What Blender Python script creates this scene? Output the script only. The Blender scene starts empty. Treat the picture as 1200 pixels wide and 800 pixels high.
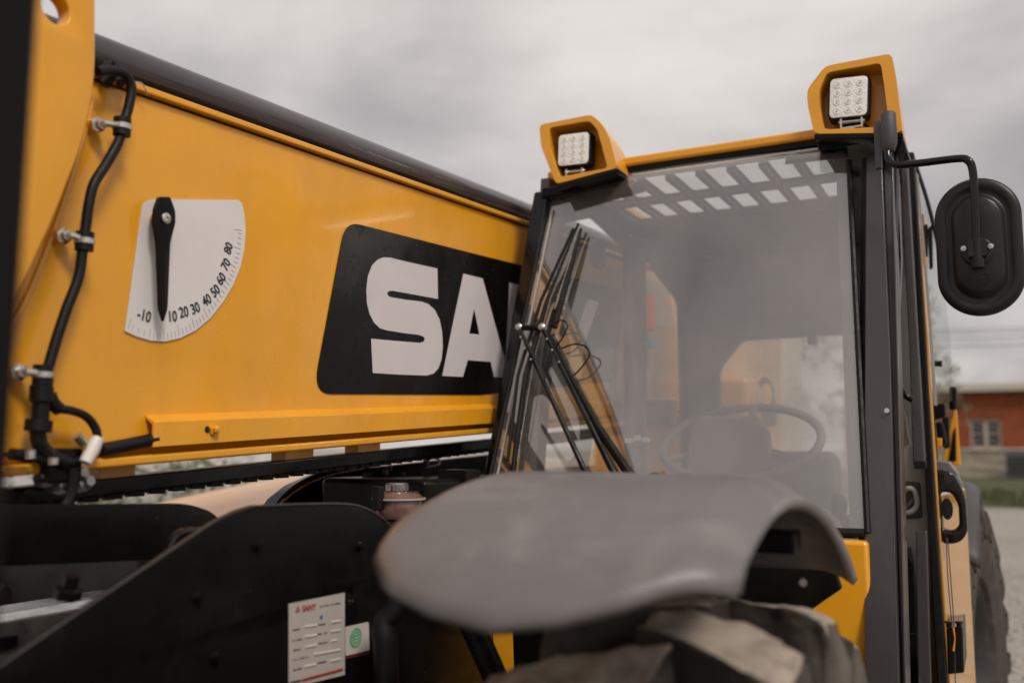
import bpy, bmesh, math, random
from mathutils import Vector, Matrix, noise
random.seed(7)
R = math.radians
S = bpy.context.scene
COL = S.collection

# ------------------------------------------------------------------ camera model
EYE = Vector((0, 0, 1.38))
FPX = 1100.0
YAW, PITCH = R(27.4), math.atan(125 / 1100)
FW = Vector((-math.sin(YAW) * math.cos(PITCH), math.cos(YAW) * math.cos(PITCH), math.sin(PITCH)))
RT = Vector((math.cos(YAW), math.sin(YAW), 0))
UP = RT.cross(FW)


def ray(px, py):
    return FW + RT * ((px - 600) / FPX) + UP * ((400 - py) / FPX)


def onx(px, py, X):
    d = ray(px, py); return EYE + d * (X / d.x)


def ony(px, py, Y):
    d = ray(px, py); return EYE + d * (Y / d.y)


def onz(px, py, Z):
    d = ray(px, py); return EYE + d * ((Z - EYE.z) / d.z)


# ------------------------------------------------------------------ materials
def new_mat(name):
    m = bpy.data.materials.new(name); m.use_nodes = True
    nt = m.node_tree; nt.nodes.clear()
    out = nt.nodes.new('ShaderNodeOutputMaterial')
    return m, nt, out


def L(nt, a, b): nt.links.new(a, b)


def ramp(nt, fac, stops):
    r = nt.nodes.new('ShaderNodeValToRGB')
    L(nt, fac, r.inputs[0])
    els = r.color_ramp.elements
    while len(els) < len(stops): els.new(0.5)
    for e, (p, c) in zip(els, stops):
        e.position = p; e.color = (*c, 1) if len(c) == 3 else c
    return r.outputs[0]


def nz(nt, scale, detail=4, rough=.55, vec=None, dist=0):
    n = nt.nodes.new('ShaderNodeTexNoise')
    n.inputs['Scale'].default_value = scale; n.inputs['Detail'].default_value = detail
    n.inputs['Roughness'].default_value = rough; n.inputs['Distortion'].default_value = dist
    if vec: L(nt, vec, n.inputs['Vector'])
    return n.outputs['Fac']


def objvec(nt, scale=(1, 1, 1)):
    t = nt.nodes.new('ShaderNodeTexCoord')
    mp = nt.nodes.new('ShaderNodeMapping'); mp.inputs['Scale'].default_value = scale
    L(nt, t.outputs['Object'], mp.inputs['Vector'])
    return mp.outputs['Vector']


def surf(name, col, rough=.5, metal=0, coat=0, dirt=.0, dirtcol=(.23, .19, .15), nscale=9, bump=.0, bscale=90,
         var=.12, roughvar=.12, spec=.5, specks=0, stretch=(1, 1, 1), coat_rough=.06, wave=0):
    m, nt, out = new_mat(name)
    p = nt.nodes.new('ShaderNodeBsdfPrincipled')
    v = objvec(nt, stretch)
    base = ramp(nt, nz(nt, nscale, 5, .6, v), [(.25, tuple(c * (1 - var) for c in col)), (.75, tuple(min(1, c * (1 + var)) for c in col))])
    if dirt > 0:
        f = ramp(nt, nz(nt, nscale * .7, 8, .68, v, .4), [(.5, (0, 0, 0)), (.78, (dirt,) * 3)])
        mx = nt.nodes.new('ShaderNodeMixRGB'); L(nt, f, mx.inputs[0]); L(nt, base, mx.inputs[1])
        mx.inputs[2].default_value = (*dirtcol, 1); base = mx.outputs[0]
    if specks > 0:
        vo = nt.nodes.new('ShaderNodeTexVoronoi'); vo.inputs['Scale'].default_value = 38; L(nt, v, vo.inputs['Vector'])
        f1 = ramp(nt, vo.outputs['Distance'], [(.04, (1, 1, 1)), (.085, (0, 0, 0))])
        f2 = ramp(nt, nz(nt, 14, 3, .6, v), [(.52, (0, 0, 0)), (.6, (specks,) * 3)])
        mu = nt.nodes.new('ShaderNodeMixRGB'); mu.blend_type = 'MULTIPLY'; mu.inputs[0].default_value = 1
        L(nt, f1, mu.inputs[1]); L(nt, f2, mu.inputs[2])
        mx = nt.nodes.new('ShaderNodeMixRGB'); L(nt, mu.outputs[0], mx.inputs[0]); L(nt, base, mx.inputs[1])
        mx.inputs[2].default_value = (*[min(1, c * 2.2) for c in dirtcol], 1); base = mx.outputs[0]
    if wave:   # rain streaks and handling marks
        vs_ = objvec(nt, (1, 11, 1.3))
        sk_ = ramp(nt, nz(nt, 1, 6, .62, vs_, .2), [(.36, (.80, .76, .70)), (.52, (1, 1, 1))])
        mk_ = nt.nodes.new('ShaderNodeMixRGB'); mk_.blend_type = 'MULTIPLY'; mk_.inputs[0].default_value = .17; L(nt, base, mk_.inputs[1]); L(nt, sk_, mk_.inputs[2]); base = mk_.outputs[0]
    L(nt, base, p.inputs['Base Color'])
    rr = ramp(nt, nz(nt, nscale * 1.7, 6, .65, v), [(.3, (max(.02, rough - roughvar),) * 3), (.72, (min(1, rough + roughvar),) * 3)])
    L(nt, rr, p.inputs['Roughness'])
    p.inputs['Metallic'].default_value = metal
    p.inputs['Coat Weight'].default_value = coat; p.inputs['Coat Roughness'].default_value = coat_rough
    p.inputs['Specular IOR Level'].default_value = spec
    if bump > 0:
        b = nt.nodes.new('ShaderNodeBump'); b.inputs['Strength'].default_value = bump; b.inputs['Distance'].default_value = .002
        L(nt, nz(nt, bscale, 3, .6, v), b.inputs['Height']); L(nt, b.outputs[0], p.inputs['Normal'])
        if wave:   # slight waviness of large welded sheet
            b2 = nt.nodes.new('ShaderNodeBump'); b2.inputs['Strength'].default_value = .55; b2.inputs['Distance'].default_value = .02
            L(nt, nz(nt, 3.2, 2, .5, v), b2.inputs['Height']); L(nt, b2.outputs[0], b.inputs['Normal'])
    L(nt, p.outputs[0], out.inputs[0])
    return m


YEL = (.80, .352, .012)
M = {}
M['yellow'] = surf('yellow_paint', YEL, .34, coat=.45, dirt=.16, dirtcol=(.40, .22, .07), nscale=5, bump=.06, bscale=160, var=.06, specks=.45, coat_rough=.07, wave=1)
M['yellow2'] = surf('yellow_paint_worn', YEL, .30, coat=.6, dirt=.2, dirtcol=(.42, .27, .12), nscale=8, bump=.06, bscale=140, var=.06)
M['yellow3'] = surf('yellow_paint_polished', YEL, .22, coat=1, dirt=.15, dirtcol=(.42, .27, .12), nscale=4, var=.05, spec=.8)
M['black'] = surf('black_paint', (.005, .0042, .0038), .33, spec=.16, dirt=.28, dirtcol=(.035, .028, .022), nscale=8, bump=.1, var=.2, specks=.5)
M['blackgloss'] = surf('gloss_black_paint', (.005, .0045, .0045), .20, spec=.3, coat=.15, dirt=.10, dirtcol=(.05, .04, .035), nscale=12, bump=.04)
M['rubber'] = surf('black_rubber', (.006, .0055, .0055), .5, spec=.25, dirt=.15, dirtcol=(.07, .06, .055), nscale=25, bump=.15, bscale=240)
M['plastic'] = surf('moulded_grey_plastic', (.055, .05, .05), .5, dirt=.25, dirtcol=(.12, .10, .09), nscale=7, bump=.25, bscale=500, spec=.55)
M['fender'] = surf('fender_plastic', (.145, .134, .136), .36, dirt=.8, dirtcol=(.27, .24, .225), nscale=11, bump=.25, bscale=420, var=.10, spec=.6)
M['frame'] = surf('charcoal_cab_paint', (.052, .045, .046), .30, dirt=.3, dirtcol=(.12, .10, .09), nscale=10, bump=.1, specks=.5, coat=.3, stretch=(1, 1, .25))
M['interior'] = surf('interior_plastic', (.125, .114, .112), .6, dirt=.1, nscale=6, bump=.2, bscale=300)
M['interior_light'] = surf('light_interior_plastic', (.38, .35, .32), .6, dirt=.2, nscale=6, bump=.2, bscale=300)
M['steel'] = surf('dirty_steel', (.36, .335, .315), .24, metal=.85, dirt=.9, dirtcol=(.05, .04, .035), nscale=14, bump=.35, bscale=60, var=.3)
M['zinc'] = surf('zinc_plated_steel', (.62, .59, .55), .28, metal=.9, dirt=.3, nscale=40, bump=.1)
M['tube'] = surf('dark_tube', (.060, .052, .057), .24, dirt=.3, dirtcol=(.16, .14, .13), nscale=16, bump=.1, stretch=(1, .15, 1), coat=.3, var=.25)
M['decal'] = surf('black_vinyl', (.005, .0042, .004), .24, spec=.15, dirt=.08, dirtcol=(.05, .04, .03), nscale=7, bump=.04, specks=.6, coat=.0)
M['white'] = surf('white_vinyl', (.60, .555, .56), .42, dirt=.12, dirtcol=(.45, .40, .38), nscale=12, var=.04)
M['gauge'] = surf('white_gauge_enamel', (.70, .66, .65), .4, dirt=.15, dirtcol=(.5, .45, .42), nscale=12, var=.03)
M['ink'] = surf('black_ink', (.012, .01, .01), .5)
M['tick'] = surf('pale_ink', (.42, .38, .37), .5)
M['red'] = surf('red_ink', (.32, .02, .02), .5)
M['blue'] = surf('blue_ink', (.02, .09, .35), .5)
M['green'] = surf('green_seal_print', (.02, .33, .12), .5, dirt=.7, dirtcol=(.55, .6, .5), nscale=60)
M['label'] = surf('printed_label', (.50, .44, .41), .45, var=.05, nscale=20)
M['label_light'] = surf('label_field', (.57, .51, .48), .45, var=.03)
M['tyre'] = surf('dusty_tyre_rubber', (.055, .046, .040), .8, dirt=.8, dirtcol=(.20, .165, .135), nscale=7, bump=.7, bscale=70, var=.3, spec=.3)
M['lugtop'] = surf('worn_dusty_lug_face', (.36, .30, .245), .8, dirt=1.0, dirtcol=(.075, .058, .046), nscale=24, bump=.6, bscale=70, var=.2, spec=.3)
M['blackplastic'] = surf('matt_black_plastic', (.012, .010, .010), .36, spec=.35, dirt=.25, dirtcol=(.06, .048, .04), nscale=9, bump=.12, bscale=400)
M['rim'] = surf('rim_paint', (.035, .033, .032), .45, dirt=.5, dirtcol=(.18, .14, .11), nscale=9)
M['amber'] = surf('amber_plastic', (.85, .30, .01), .25, coat=.5)
M['orange'] = surf('orange_plastic', (.75, .10, .02), .4)
M['cyan'] = surf('blue_tag_plastic', (.04, .28, .42), .4)
M['whitepl'] = surf('white_nylon', (.72, .66, .6), .45)
M['lampface'] = surf('lamp_reflector', (.90, .88, .85), .3, coat=.8, nscale=90, var=.10, bump=.8, bscale=200)
M['led'] = surf('led_chip', (.70, .62, .46), .35)
M['mirrorglass'] = surf('mirror_silver', (.8, .8, .8), .03, metal=1)
M['fabric'] = surf('seat_fabric', (.05, .048, .05), .9, bump=.6, bscale=600)
M['amberfluid'] = surf('brown_fluid_plastic', (.16, .085, .07), .2, coat=.6, var=.45, nscale=30)
M['wire'] = surf('wire_insulation', (.05, .05, .05), .6)


def glass_mat(name, refl=.10, ior=1.7, tint=(.92, .93, .92), dust=.06, wiped=None):
    m, nt, out = new_mat(name)
    tr = nt.nodes.new('ShaderNodeBsdfTransparent'); tr.inputs[0].default_value = (*tint, 1)
    gl = nt.nodes.new('ShaderNodeBsdfGlossy'); gl.inputs['Roughness'].default_value = .015
    gl.inputs['Color'].default_value = (1, .97, .95, 1)
    fr = nt.nodes.new('ShaderNodeFresnel'); ge = nt.nodes.new('ShaderNodeNewGeometry')
    mr = nt.nodes.new('ShaderNodeMapRange'); L(nt, ge.outputs['Backfacing'], mr.inputs[0]); mr.inputs[3].default_value = ior; mr.inputs[4].default_value = 1 / ior
    L(nt, mr.outputs[0], fr.inputs['IOR'])   # the same reflection seen from either side of the pane
    add = nt.nodes.new('ShaderNodeMath'); add.operation = 'ADD'; add.use_clamp = True; add.inputs[1].default_value = refl
    L(nt, fr.outputs[0], add.inputs[0])
    mx = nt.nodes.new('ShaderNodeMixShader'); L(nt, add.outputs[0], mx.inputs[0]); L(nt, tr.outputs[0], mx.inputs[1]); L(nt, gl.outputs[0], mx.inputs[2])
    df = nt.nodes.new('ShaderNodeBsdfDiffuse'); df.inputs[0].default_value = (.55, .50, .46, 1)
    v = objvec(nt)
    f = ramp(nt, nz(nt, 5, 7, .62, v, .5), [(.3, (dust * .35,) * 3), (.75, (dust,) * 3)])
    if wiped:   # fine arcs left by the blades round their pivot
        dn = nt.nodes.new('ShaderNodeVectorMath'); dn.operation = 'DISTANCE'; L(nt, v, dn.inputs[0]); dn.inputs[1].default_value = wiped[0]
        cx_ = nt.nodes.new('ShaderNodeCombineXYZ'); L(nt, dn.outputs['Value'], cx_.inputs[0])
        st = ramp(nt, nz(nt, 60, 5, .7, cx_.outputs[0]), [(.48, (0, 0, 0)), (.8, (.035, .035, .035))])
        ms = ramp(nt, dn.outputs['Value'], [(wiped[1] - .01, (1, 1, 1)), (wiped[1], (0, 0, 0))])
        md = nt.nodes.new('ShaderNodeMixRGB'); md.blend_type = 'MULTIPLY'; md.inputs[0].default_value = 1; L(nt, st, md.inputs[1]); L(nt, ms, md.inputs[2])
        out_ = ramp(nt, dn.outputs['Value'], [(wiped[1] - .01, (0, 0, 0)), (wiped[1] + .01, (.03, .03, .03))])
        m3 = nt.nodes.new('ShaderNodeMixRGB'); m3.blend_type = 'ADD'; m3.inputs[0].default_value = 1; L(nt, md.outputs[0], m3.inputs[1]); L(nt, out_, m3.inputs[2])
        m4 = nt.nodes.new('ShaderNodeMixRGB'); m4.blend_type = 'ADD'; m4.inputs[0].default_value = 1; L(nt, f, m4.inputs[1]); L(nt, m3.outputs[0], m4.inputs[2]); f = m4.outputs[0]
    vo = nt.nodes.new('ShaderNodeTexVoronoi'); vo.inputs['Scale'].default_value = 22; L(nt, v, vo.inputs['Vector'])
    sp = ramp(nt, vo.outputs['Distance'], [(.03, (.5, .5, .5)), (.05, (0, 0, 0))])
    msk = ramp(nt, nz(nt, 9, 2, .5, v), [(.56, (0, 0, 0)), (.6, (1, 1, 1))])
    mu = nt.nodes.new('ShaderNodeMixRGB'); mu.blend_type = 'MULTIPLY'; mu.inputs[0].default_value = 1; L(nt, sp, mu.inputs[1]); L(nt, msk, mu.inputs[2])
    ad = nt.nodes.new('ShaderNodeMixRGB'); ad.blend_type = 'ADD'; ad.inputs[0].default_value = 1; L(nt, f, ad.inputs[1]); L(nt, mu.outputs[0], ad.inputs[2])
    m2 = nt.nodes.new('ShaderNodeMixShader'); L(nt, ad.outputs[0], m2.inputs[0]); L(nt, mx.outputs[0], m2.inputs[1]); L(nt, df.outputs[0], m2.inputs[2])
    L(nt, m2.outputs[0], out.inputs[0])
    return m


M['glass'] = glass_mat('windscreen_glass', refl=.22, ior=1.7, dust=.14, wiped=((-.98, 2.10, 1.22), .80))
M['sideglass'] = glass_mat('side_glass', refl=.0, ior=1.18, dust=.05)
M['washed_yellow'] = surf('washed_out_yellow', (.72, .60, .42), .4, coat=.3, dirt=.2)  # tower yellow, with its overexposed look behind the glass put into the colour
M['rearglass'] = glass_mat('dusty_rear_glass', refl=.0, ior=1.3, dust=.42)
M['lens'] = glass_mat('lens_glass', refl=.02, ior=1.45, dust=.0)


# ------------------------------------------------------------------ mesh builder
class MB:
    def __init__(s): s.bm = bmesh.new()

    def box(s, c, size, rot=None, taper=None):
        mt = Matrix.Translation(Vector(c)) @ (rot.to_4x4() if rot else Matrix()) @ Matrix.Diagonal((*size, 1))
        bmesh.ops.create_cube(s.bm, size=1, matrix=mt); return s

    def hexa(s, pts):  # 4 + 4 points
        v = [s.bm.verts.new(p) for p in pts]
        for f in ((0, 1, 2, 3), (7, 6, 5, 4), (0, 4, 5, 1), (1, 5, 6, 2), (2, 6, 7, 3), (3, 7, 4, 0)):
            s.bm.faces.new([v[i] for i in f])
        return s

    def prism(s, pts, ext):
        ext = Vector(ext)
        a = [s.bm.verts.new(p) for p in pts]; b = [s.bm.verts.new(Vector(p) + ext) for p in pts]
        n = len(a)
        s.bm.faces.new(a); s.bm.faces.new(b[::-1])
        for i in range(n): s.bm.faces.new((a[i], b[i], b[(i + 1) % n], a[(i + 1) % n]))
        return s

    def tube(s, pts, r, seg=12, cap=True):
        pts = [Vector(p) for p in pts]; n = len(pts)
        rs = r if isinstance(r, (list, tuple)) else [r] * n
        rings = []; ref = None
        for i, p in enumerate(pts):
            t = (pts[min(i + 1, n - 1)] - pts[max(i - 1, 0)]).normalized()
            if ref is None:
                ref = Vector((0, 0, 1)) if abs(t.z) < .9 else Vector((1, 0, 0))
            u = (ref - t * ref.dot(t)).normalized(); w = t.cross(u); ref = u
            rings.append([s.bm.verts.new(p + (u * math.cos(a) + w * math.sin(a)) * rs[i]) for a in [2 * math.pi * k / seg for k in range(seg)]])
        for i in range(n - 1):
            for k in range(seg):
                s.bm.faces.new((rings[i][k], rings[i][(k + 1) % seg], rings[i + 1][(k + 1) % seg], rings[i + 1][k]))
        if cap: s.bm.faces.new(rings[0][::-1]); s.bm.faces.new(rings[-1])
        return s

    def cyl(s, a, b, r, seg=24): return s.tube([a, b], r, seg)

    def lathe(s, c, axis, prof, seg=32):  # prof: (radius, along)
        axis = Vector(axis).normalized(); c = Vector(c)
        u = axis.orthogonal().normalized(); w = axis.cross(u)
        rings = []
        for (r, h) in prof:
            rings.append([s.bm.verts.new(c + axis * h + (u * math.cos(2 * math.pi * k / seg) + w * math.sin(2 * math.pi * k / seg)) * max(r, 1e-4)) for k in range(seg)])
        for i in range(len(rings) - 1):
            for k in range(seg):
                s.bm.faces.new((rings[i][k], rings[i][(k + 1) % seg], rings[i + 1][(k + 1) % seg], rings[i + 1][k]))
        return s

    def grid(s, g, flip=False):
        vs = [[s.bm.verts.new(p) for p in row] for row in g]
        for i in range(len(vs) - 1):
            for j in range(len(vs[0]) - 1):
                q = (vs[i][j], vs[i][j + 1], vs[i + 1][j + 1], vs[i + 1][j])
                s.bm.faces.new(q[::-1] if flip else q)
        return s

    def build_each(s, name, mat, parent=None, bevel=0, ang=35):
        """every loose piece becomes an object of its own"""
        bm = s.bm; bm.verts.ensure_lookup_table(); seen = set(); out = []
        for v0 in bm.verts:
            if v0 in seen: continue
            st = [v0]; isl = []; seen.add(v0)
            while st:
                v = st.pop(); isl.append(v)
                for e in v.link_edges:
                    o_ = e.other_vert(v)
                    if o_ not in seen: seen.add(o_); st.append(o_)
            nb = MB(); mp = {v: nb.bm.verts.new(v.co) for v in isl}; fs = set(f for v in isl for f in v.link_faces)
            for f in fs: nb.bm.faces.new([mp[v] for v in f.verts])
            out.append(nb.build(name, mat, parent, bevel=bevel, ang=ang))
        bm.free(); return out

    def build(s, name, mat, parent=None, bevel=0, smooth=True, ang=35, solid=0, subs=0, seg=3, offset=0):
        bm = s.bm
        bmesh.ops.recalc_face_normals(bm, faces=bm.faces)
        for e in bm.edges:
            e.smooth = not (len(e.link_faces) == 2 and e.calc_face_angle(0) > R(ang))
        for f in bm.faces: f.smooth = smooth
        me = bpy.data.meshes.new(name); bm.to_mesh(me); bm.free()
        me.materials.append(mat)
        return link(name, me, parent, bevel, solid, subs, seg, offset)


def link(name, me, parent=None, bevel=0, solid=0, subs=0, seg=3, offset=0):
    o = bpy.data.objects.new(name, me); COL.objects.link(o)
    if parent is not None:
        o.parent = parent
        w = Vector((0, 0, 0)); q = parent
        while q is not None: w += q.location; q = q.parent
        o.location = -w
    if solid:
        d = o.modifiers.new('solid', 'SOLIDIFY'); d.thickness = solid; d.offset = offset
    if subs:
        d = o.modifiers.new('sub', 'SUBSURF'); d.levels = subs; d.render_levels = subs
    if bevel:
        d = o.modifiers.new('bevel', 'BEVEL'); d.width = bevel; d.segments = seg; d.limit_method = 'ANGLE'; d.angle_limit = R(35)
        d.harden_normals = True
    return o


def rounded(pts, r, n=6):
    """round the corners of a closed polygon of 3-D points"""
    out = []; m = len(pts); pts = [Vector(p) for p in pts]
    rs = r if isinstance(r, (list, tuple)) else [r] * m
    for i in range(m):
        p, a, b = pts[i], pts[i - 1], pts[(i + 1) % m]
        rr = min(rs[i], (a - p).length * .49, (b - p).length * .49)
        if rr <= 1e-5: out.append(p); continue
        s0 = p + (a - p).normalized() * rr; s1 = p + (b - p).normalized() * rr
        for k in range(n + 1):
            t = k / n; out.append(s0 * (1 - t) ** 2 + p * 2 * t * (1 - t) + s1 * t * t)
    return out


def smooth_path(pts, n=8):
    pts = [Vector(p) for p in pts]; out = []
    P = [pts[0]] + pts + [pts[-1]]
    for i in range(1, len(P) - 2):
        for k in range(n):
            t = k / n; a, b, c, d = P[i - 1], P[i], P[i + 1], P[i + 2]
            out.append(.5 * ((2 * b) + (c - a) * t + (2 * a - 5 * b + 4 * c - d) * t * t + (3 * b - a - 3 * c + d) * t ** 3))
    out.append(pts[-1]); return out


def sheet(name, loops, u, v, mat, parent, thick=.001, bevel=0, off=0.0):
    """flat plate with holes: loops are lists of world points on one plane; it grows along u x v"""
    u = Vector(u).normalized(); n = u.cross(Vector(v)).normalized(); v = n.cross(u)
    o = Vector(loops[0][0])
    cu = bpy.data.curves.new(name, 'CURVE'); cu.dimensions = '2D'; cu.fill_mode = 'BOTH'
    cu.extrude = max(thick / 2 - bevel, 1e-5); cu.bevel_depth = bevel; cu.bevel_resolution = 2; cu.offset = -bevel
    for lp in loops:
        sp = cu.splines.new('POLY'); sp.points.add(len(lp) - 1); sp.use_cyclic_u = True
        for k, p in enumerate(lp):
            d = Vector(p) - o; sp.points[k].co = (d.dot(u), d.dot(v), 0, 1)
    ob = bpy.data.objects.new(name, cu)
    me = bpy.data.meshes.new_from_object(ob)
    bpy.data.objects.remove(ob)
    mt = Matrix((u, v, n)).transposed().to_4x4(); mt.translation = o + n * (thick / 2 + off)
    me.transform(mt)
    me.materials.clear(); me.materials.append(mat)
    bm = bmesh.new(); bm.from_mesh(me)
    bmesh.ops.remove_doubles(bm, verts=bm.verts, dist=1e-5)
    for e in bm.edges: e.smooth = not (len(e.link_faces) == 2 and e.calc_face_angle(0) > R(35))
    for f in bm.faces: f.smooth = True
    bm.to_mesh(me); bm.free()
    me.name = name
    return link(name, me, parent)


def text_mesh(txt, size, c, u, v, thick=.0008, rot=0, align='CENTER', bold=0.0, condense=1.0):
    u = Vector(u).normalized(); n = u.cross(Vector(v)).normalized(); v = n.cross(u)
    cu = bpy.data.curves.new('t', 'FONT'); cu.body = txt; cu.size = size; cu.extrude = thick / 2; cu.offset = bold
    cu.align_x = align; cu.align_y = 'CENTER'
    ob = bpy.data.objects.new('t', cu); me = bpy.data.meshes.new_from_object(ob); bpy.data.objects.remove(ob)
    mt = Matrix((u, v, n)).transposed().to_4x4() @ Matrix.Rotation(rot, 4, 'Z') @ Matrix.Diagonal((condense, 1, 1, 1)); mt.translation = Vector(c)
    me.transform(mt); return me


def join_text(name, metas, mat, parent):
    bm = bmesh.new()
    for me in metas: bm.from_mesh(me); bpy.data.meshes.remove(me)
    me = bpy.data.meshes.new(name); bm.to_mesh(me); bm.free()
    me.materials.clear(); me.materials.append(mat)
    return link(name, me, parent)


def empty(name, loc, label=None, cat=None, group=None, parent=None):
    o = bpy.data.objects.new(name, None); COL.objects.link(o); o.location = loc; o.empty_display_size = .2
    if label: o['label'] = label
    if cat: o['category'] = cat
    if group: o['group'] = group
    return o


def tag(o, label=None, cat=None, group=None, kind=None):
    for k, w in (('label', label), ('category', cat), ('group', group), ('kind', kind)):
        if w: o[k] = w
    return o


U, V3 = (0, 1, 0), (0, 0, 1)     # boom plane axes (normal +x)

# right front pillar: frontal slab following the photo outline
def slab(name, pts, mat, depth, bevel=.003, parent=None, r=0):
    """pts: (px, py, Y)"""
    P = [ony(x, y, Y) for x, y, Y in pts]
    if r: P = rounded(P, r)
    return MB().prism(P, (0, depth, 0)).build(name, mat, parent or T, bevel=bevel)



# =================================================================== TELEHANDLER
T = empty('telehandler', (-1.24, 2.6, 0), 'yellow telehandler with a black boom decal, glazed cab and grey front fender', 'telehandler')
XB = -1.24
SL = .057                        # boom slope


def bp(px, py, d=0.0): return onx(px, py, XB + d)


# ---- boom body
a = bp(60, 77); yr = 5.2


def along(p, y): return Vector((p.x, y, p.z + (y - p.y) * SL))


top = bp(160, 110); bot = bp(300, 531)
t0, t1 = along(top, .45), along(top, yr)
b0, b1 = along(bot, .45), along(bot, yr)
W = .40
mb = MB()
for (pa, pb) in [(0, 1)]:
    prof = [(0, t0.z), (0, b0.z + .03), (-.03, b0.z), (-W + .03, b0.z), (-W, b0.z + .03), (-W, t0.z - .03), (-W + .03, t0.z)]
    A = [Vector((XB + x, .45, z)) for x, z in prof]
    dz = (yr - .45) * SL
    Bq = [Vector((XB + x, yr, z + dz)) for x, z in prof]
    va = [mb.bm.verts.new(p) for p in A]; vb = [mb.bm.verts.new(p) for p in Bq]
    n = len(va)
    for i in range(n): mb.bm.faces.new((va[i], va[(i + 1) % n], vb[(i + 1) % n], vb[i]))
    mb.bm.faces.new(va); mb.bm.faces.new(vb)
boom = mb.build('boom', M['yellow'], T, bevel=.006)
# top flange lip
f0, f1 = bp(112, 92), None
f0 = along(bp(160, 104), .62); f1 = along(bp(160, 104), yr)
MB().hexa([f0 + Vector((0.012, 0, -.006)), f0 + Vector((.012, 0, .006)), f0 + Vector((-.05, 0, .006)), f0 + Vector((-.05, 0, -.006)),
           f1 + Vector((0.012, 0, -.006)), f1 + Vector((.012, 0, .006)), f1 + Vector((-.05, 0, .006)), f1 + Vector((-.05, 0, -.006))]).build('top_flange', M['yellow'], boom, bevel=.003)
# lower cover channel with its bolt
c0t = bp(181, 494, .022); c0b = bp(181, 524, .022)
y0 = c0t.y
mb = MB()
pr = [(XB, c0t.z + .012), (XB + .022, c0t.z), (XB + .022, c0b.z), (XB + .016, c0b.z), (XB + .016, c0t.z - .005), (XB, c0t.z + .006)]
mb2 = [Vector((x, y0, z)) for x, z in pr]; mb3 = [Vector((x, yr, z + (yr - y0) * SL)) for x, z in pr]
va = [mb.bm.verts.new(p) for p in mb2]; vb = [mb.bm.verts.new(p) for p in mb3]
for i in range(len(va)): mb.bm.faces.new((va[i], va[(i + 1) % len(va)], vb[(i + 1) % len(va)], vb[i]))
mb.bm.faces.new(va); mb.bm.faces.new(vb)
cov = mb.build('hose_cover', M['yellow'], T, bevel=.0015)
q = bp(250, 503, .0225)
MB().lathe(q, (1, 0, 0), [(0, 0), (.011, 0), (.011, .004), (.007, .004), (.007, .010), (.004, .012), (0, .012)], 6).build('cover_bolt', M['yellow2'], cov)
MB().lathe(bp(243, 503, .0225), (1, 0, 0), [(0, 0), (.006, 0), (.006, .0006), (0, .0006)], 16).build('cover_slot', M['ink'], cov)
# bottom flange
g0 = along(bp(300, 525, .014), .45); g1 = along(g0, yr)
MB().hexa([g0 + Vector((0, 0, -.012)), g0 + Vector((0, 0, .004)), g0 + Vector((-.06, 0, .004)), g0 + Vector((-.06, 0, -.012)),
           g1 + Vector((0, 0, -.012)), g1 + Vector((0, 0, .004)), g1 + Vector((-.06, 0, .004)), g1 + Vector((-.06, 0, -.012))]).build('bottom_flange', M['yellow2'], boom, bevel=.005)
# weld line
mb = MB()
wl = [bp(108, 118, .002), bp(98, 160, .002), bp(75, 235, .002), bp(48, 310, .002), bp(20, 372, .002), bp(-30, 460, .002)]
mb.tube(smooth_path(wl, 8), .004, 8).build('weld_seam', M['yellow2'], boom)

# ---- ear plate at the boom nose
ear = rounded([onx(112, -120, -1.17), onx(112, 92, -1.17), onx(98, 165, -1.17), onx(62, 258, -1.17), onx(18, 352, -1.17), onx(-40, 470, -1.17), onx(-160, 560, -1.17), onx(-260, -120, -1.17)], .04)
hc = onx(66, 10, -1.17)
hole = [hc + Vector((0, math.cos(t) * .0225, math.sin(t) * .0225)) for t in [2 * math.pi * k / 36 for k in range(36)]]
sheet('nose_plate', [ear, hole], U, V3, M['yellow'], T, .028, .003, off=-.028)
# spacer joining the ear plate to the boom side
MB().box((-1.215, .60, EYE.z + .12), (.05, .12, .35)).build('nose_gusset', M['yellow2'], T, bevel=.01)

# ---- dark tube on top of the boom
tc = onx(160, 83, -1.285)
MB().cyl(along(tc, .70), along(tc, 4.6), .034, 40).build('extension_cylinder', M['tube'], T)
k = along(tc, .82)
MB().box((k.x, 2.5, along(tc, 2.5).z - .052), (.085, 3.4, .018), Matrix.Rotation(math.atan(SL), 3, 'X')).build('tube_shadow_strip', M['black'], T)  # black strip added as the shadow between tube and top flange
mb = MB()
for (px, py, r) in [(121, 78, .011), (128, 84, .009), (137, 90, .012), (122, 92, .01)]:
    p = onx(px, py, -1.23); mb.lathe(p - Vector((.0, 0, .01)), (.3, .4, 1), [(0, 0), (r, 0), (r, .016), (r * .7, .018), (r * .7, .024), (0, .024)], 6)
mb.build_each('hose_fitting', M['rubber'], T)
wp = [onx(158, 96, -1.22), onx(166, 98, -1.22), onx(171, 106, -1.22), onx(172, 112, -1.225)]
MB().tube(smooth_path(wp), .0012, 6).build('locking_wire', M['zinc'], T)

# ---- decal panel and lettering
dec = rounded([bp(404, 259, .0), bp(560, 298.5, .0), bp(730, 340, 0), bp(722, 446, 0), bp(560, 462.5, 0), bp(366, 461.5, .0)],
              [.05, 0, .04, .04, 0, .06], 8)
decal = sheet('side_decal', [dec], U, V3, M['decal'], T, .0012, off=.001)


def c4(pts): return [bp(350 + x / 2.6675, 200 + y / 2.6675) for x, y in pts]


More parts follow.
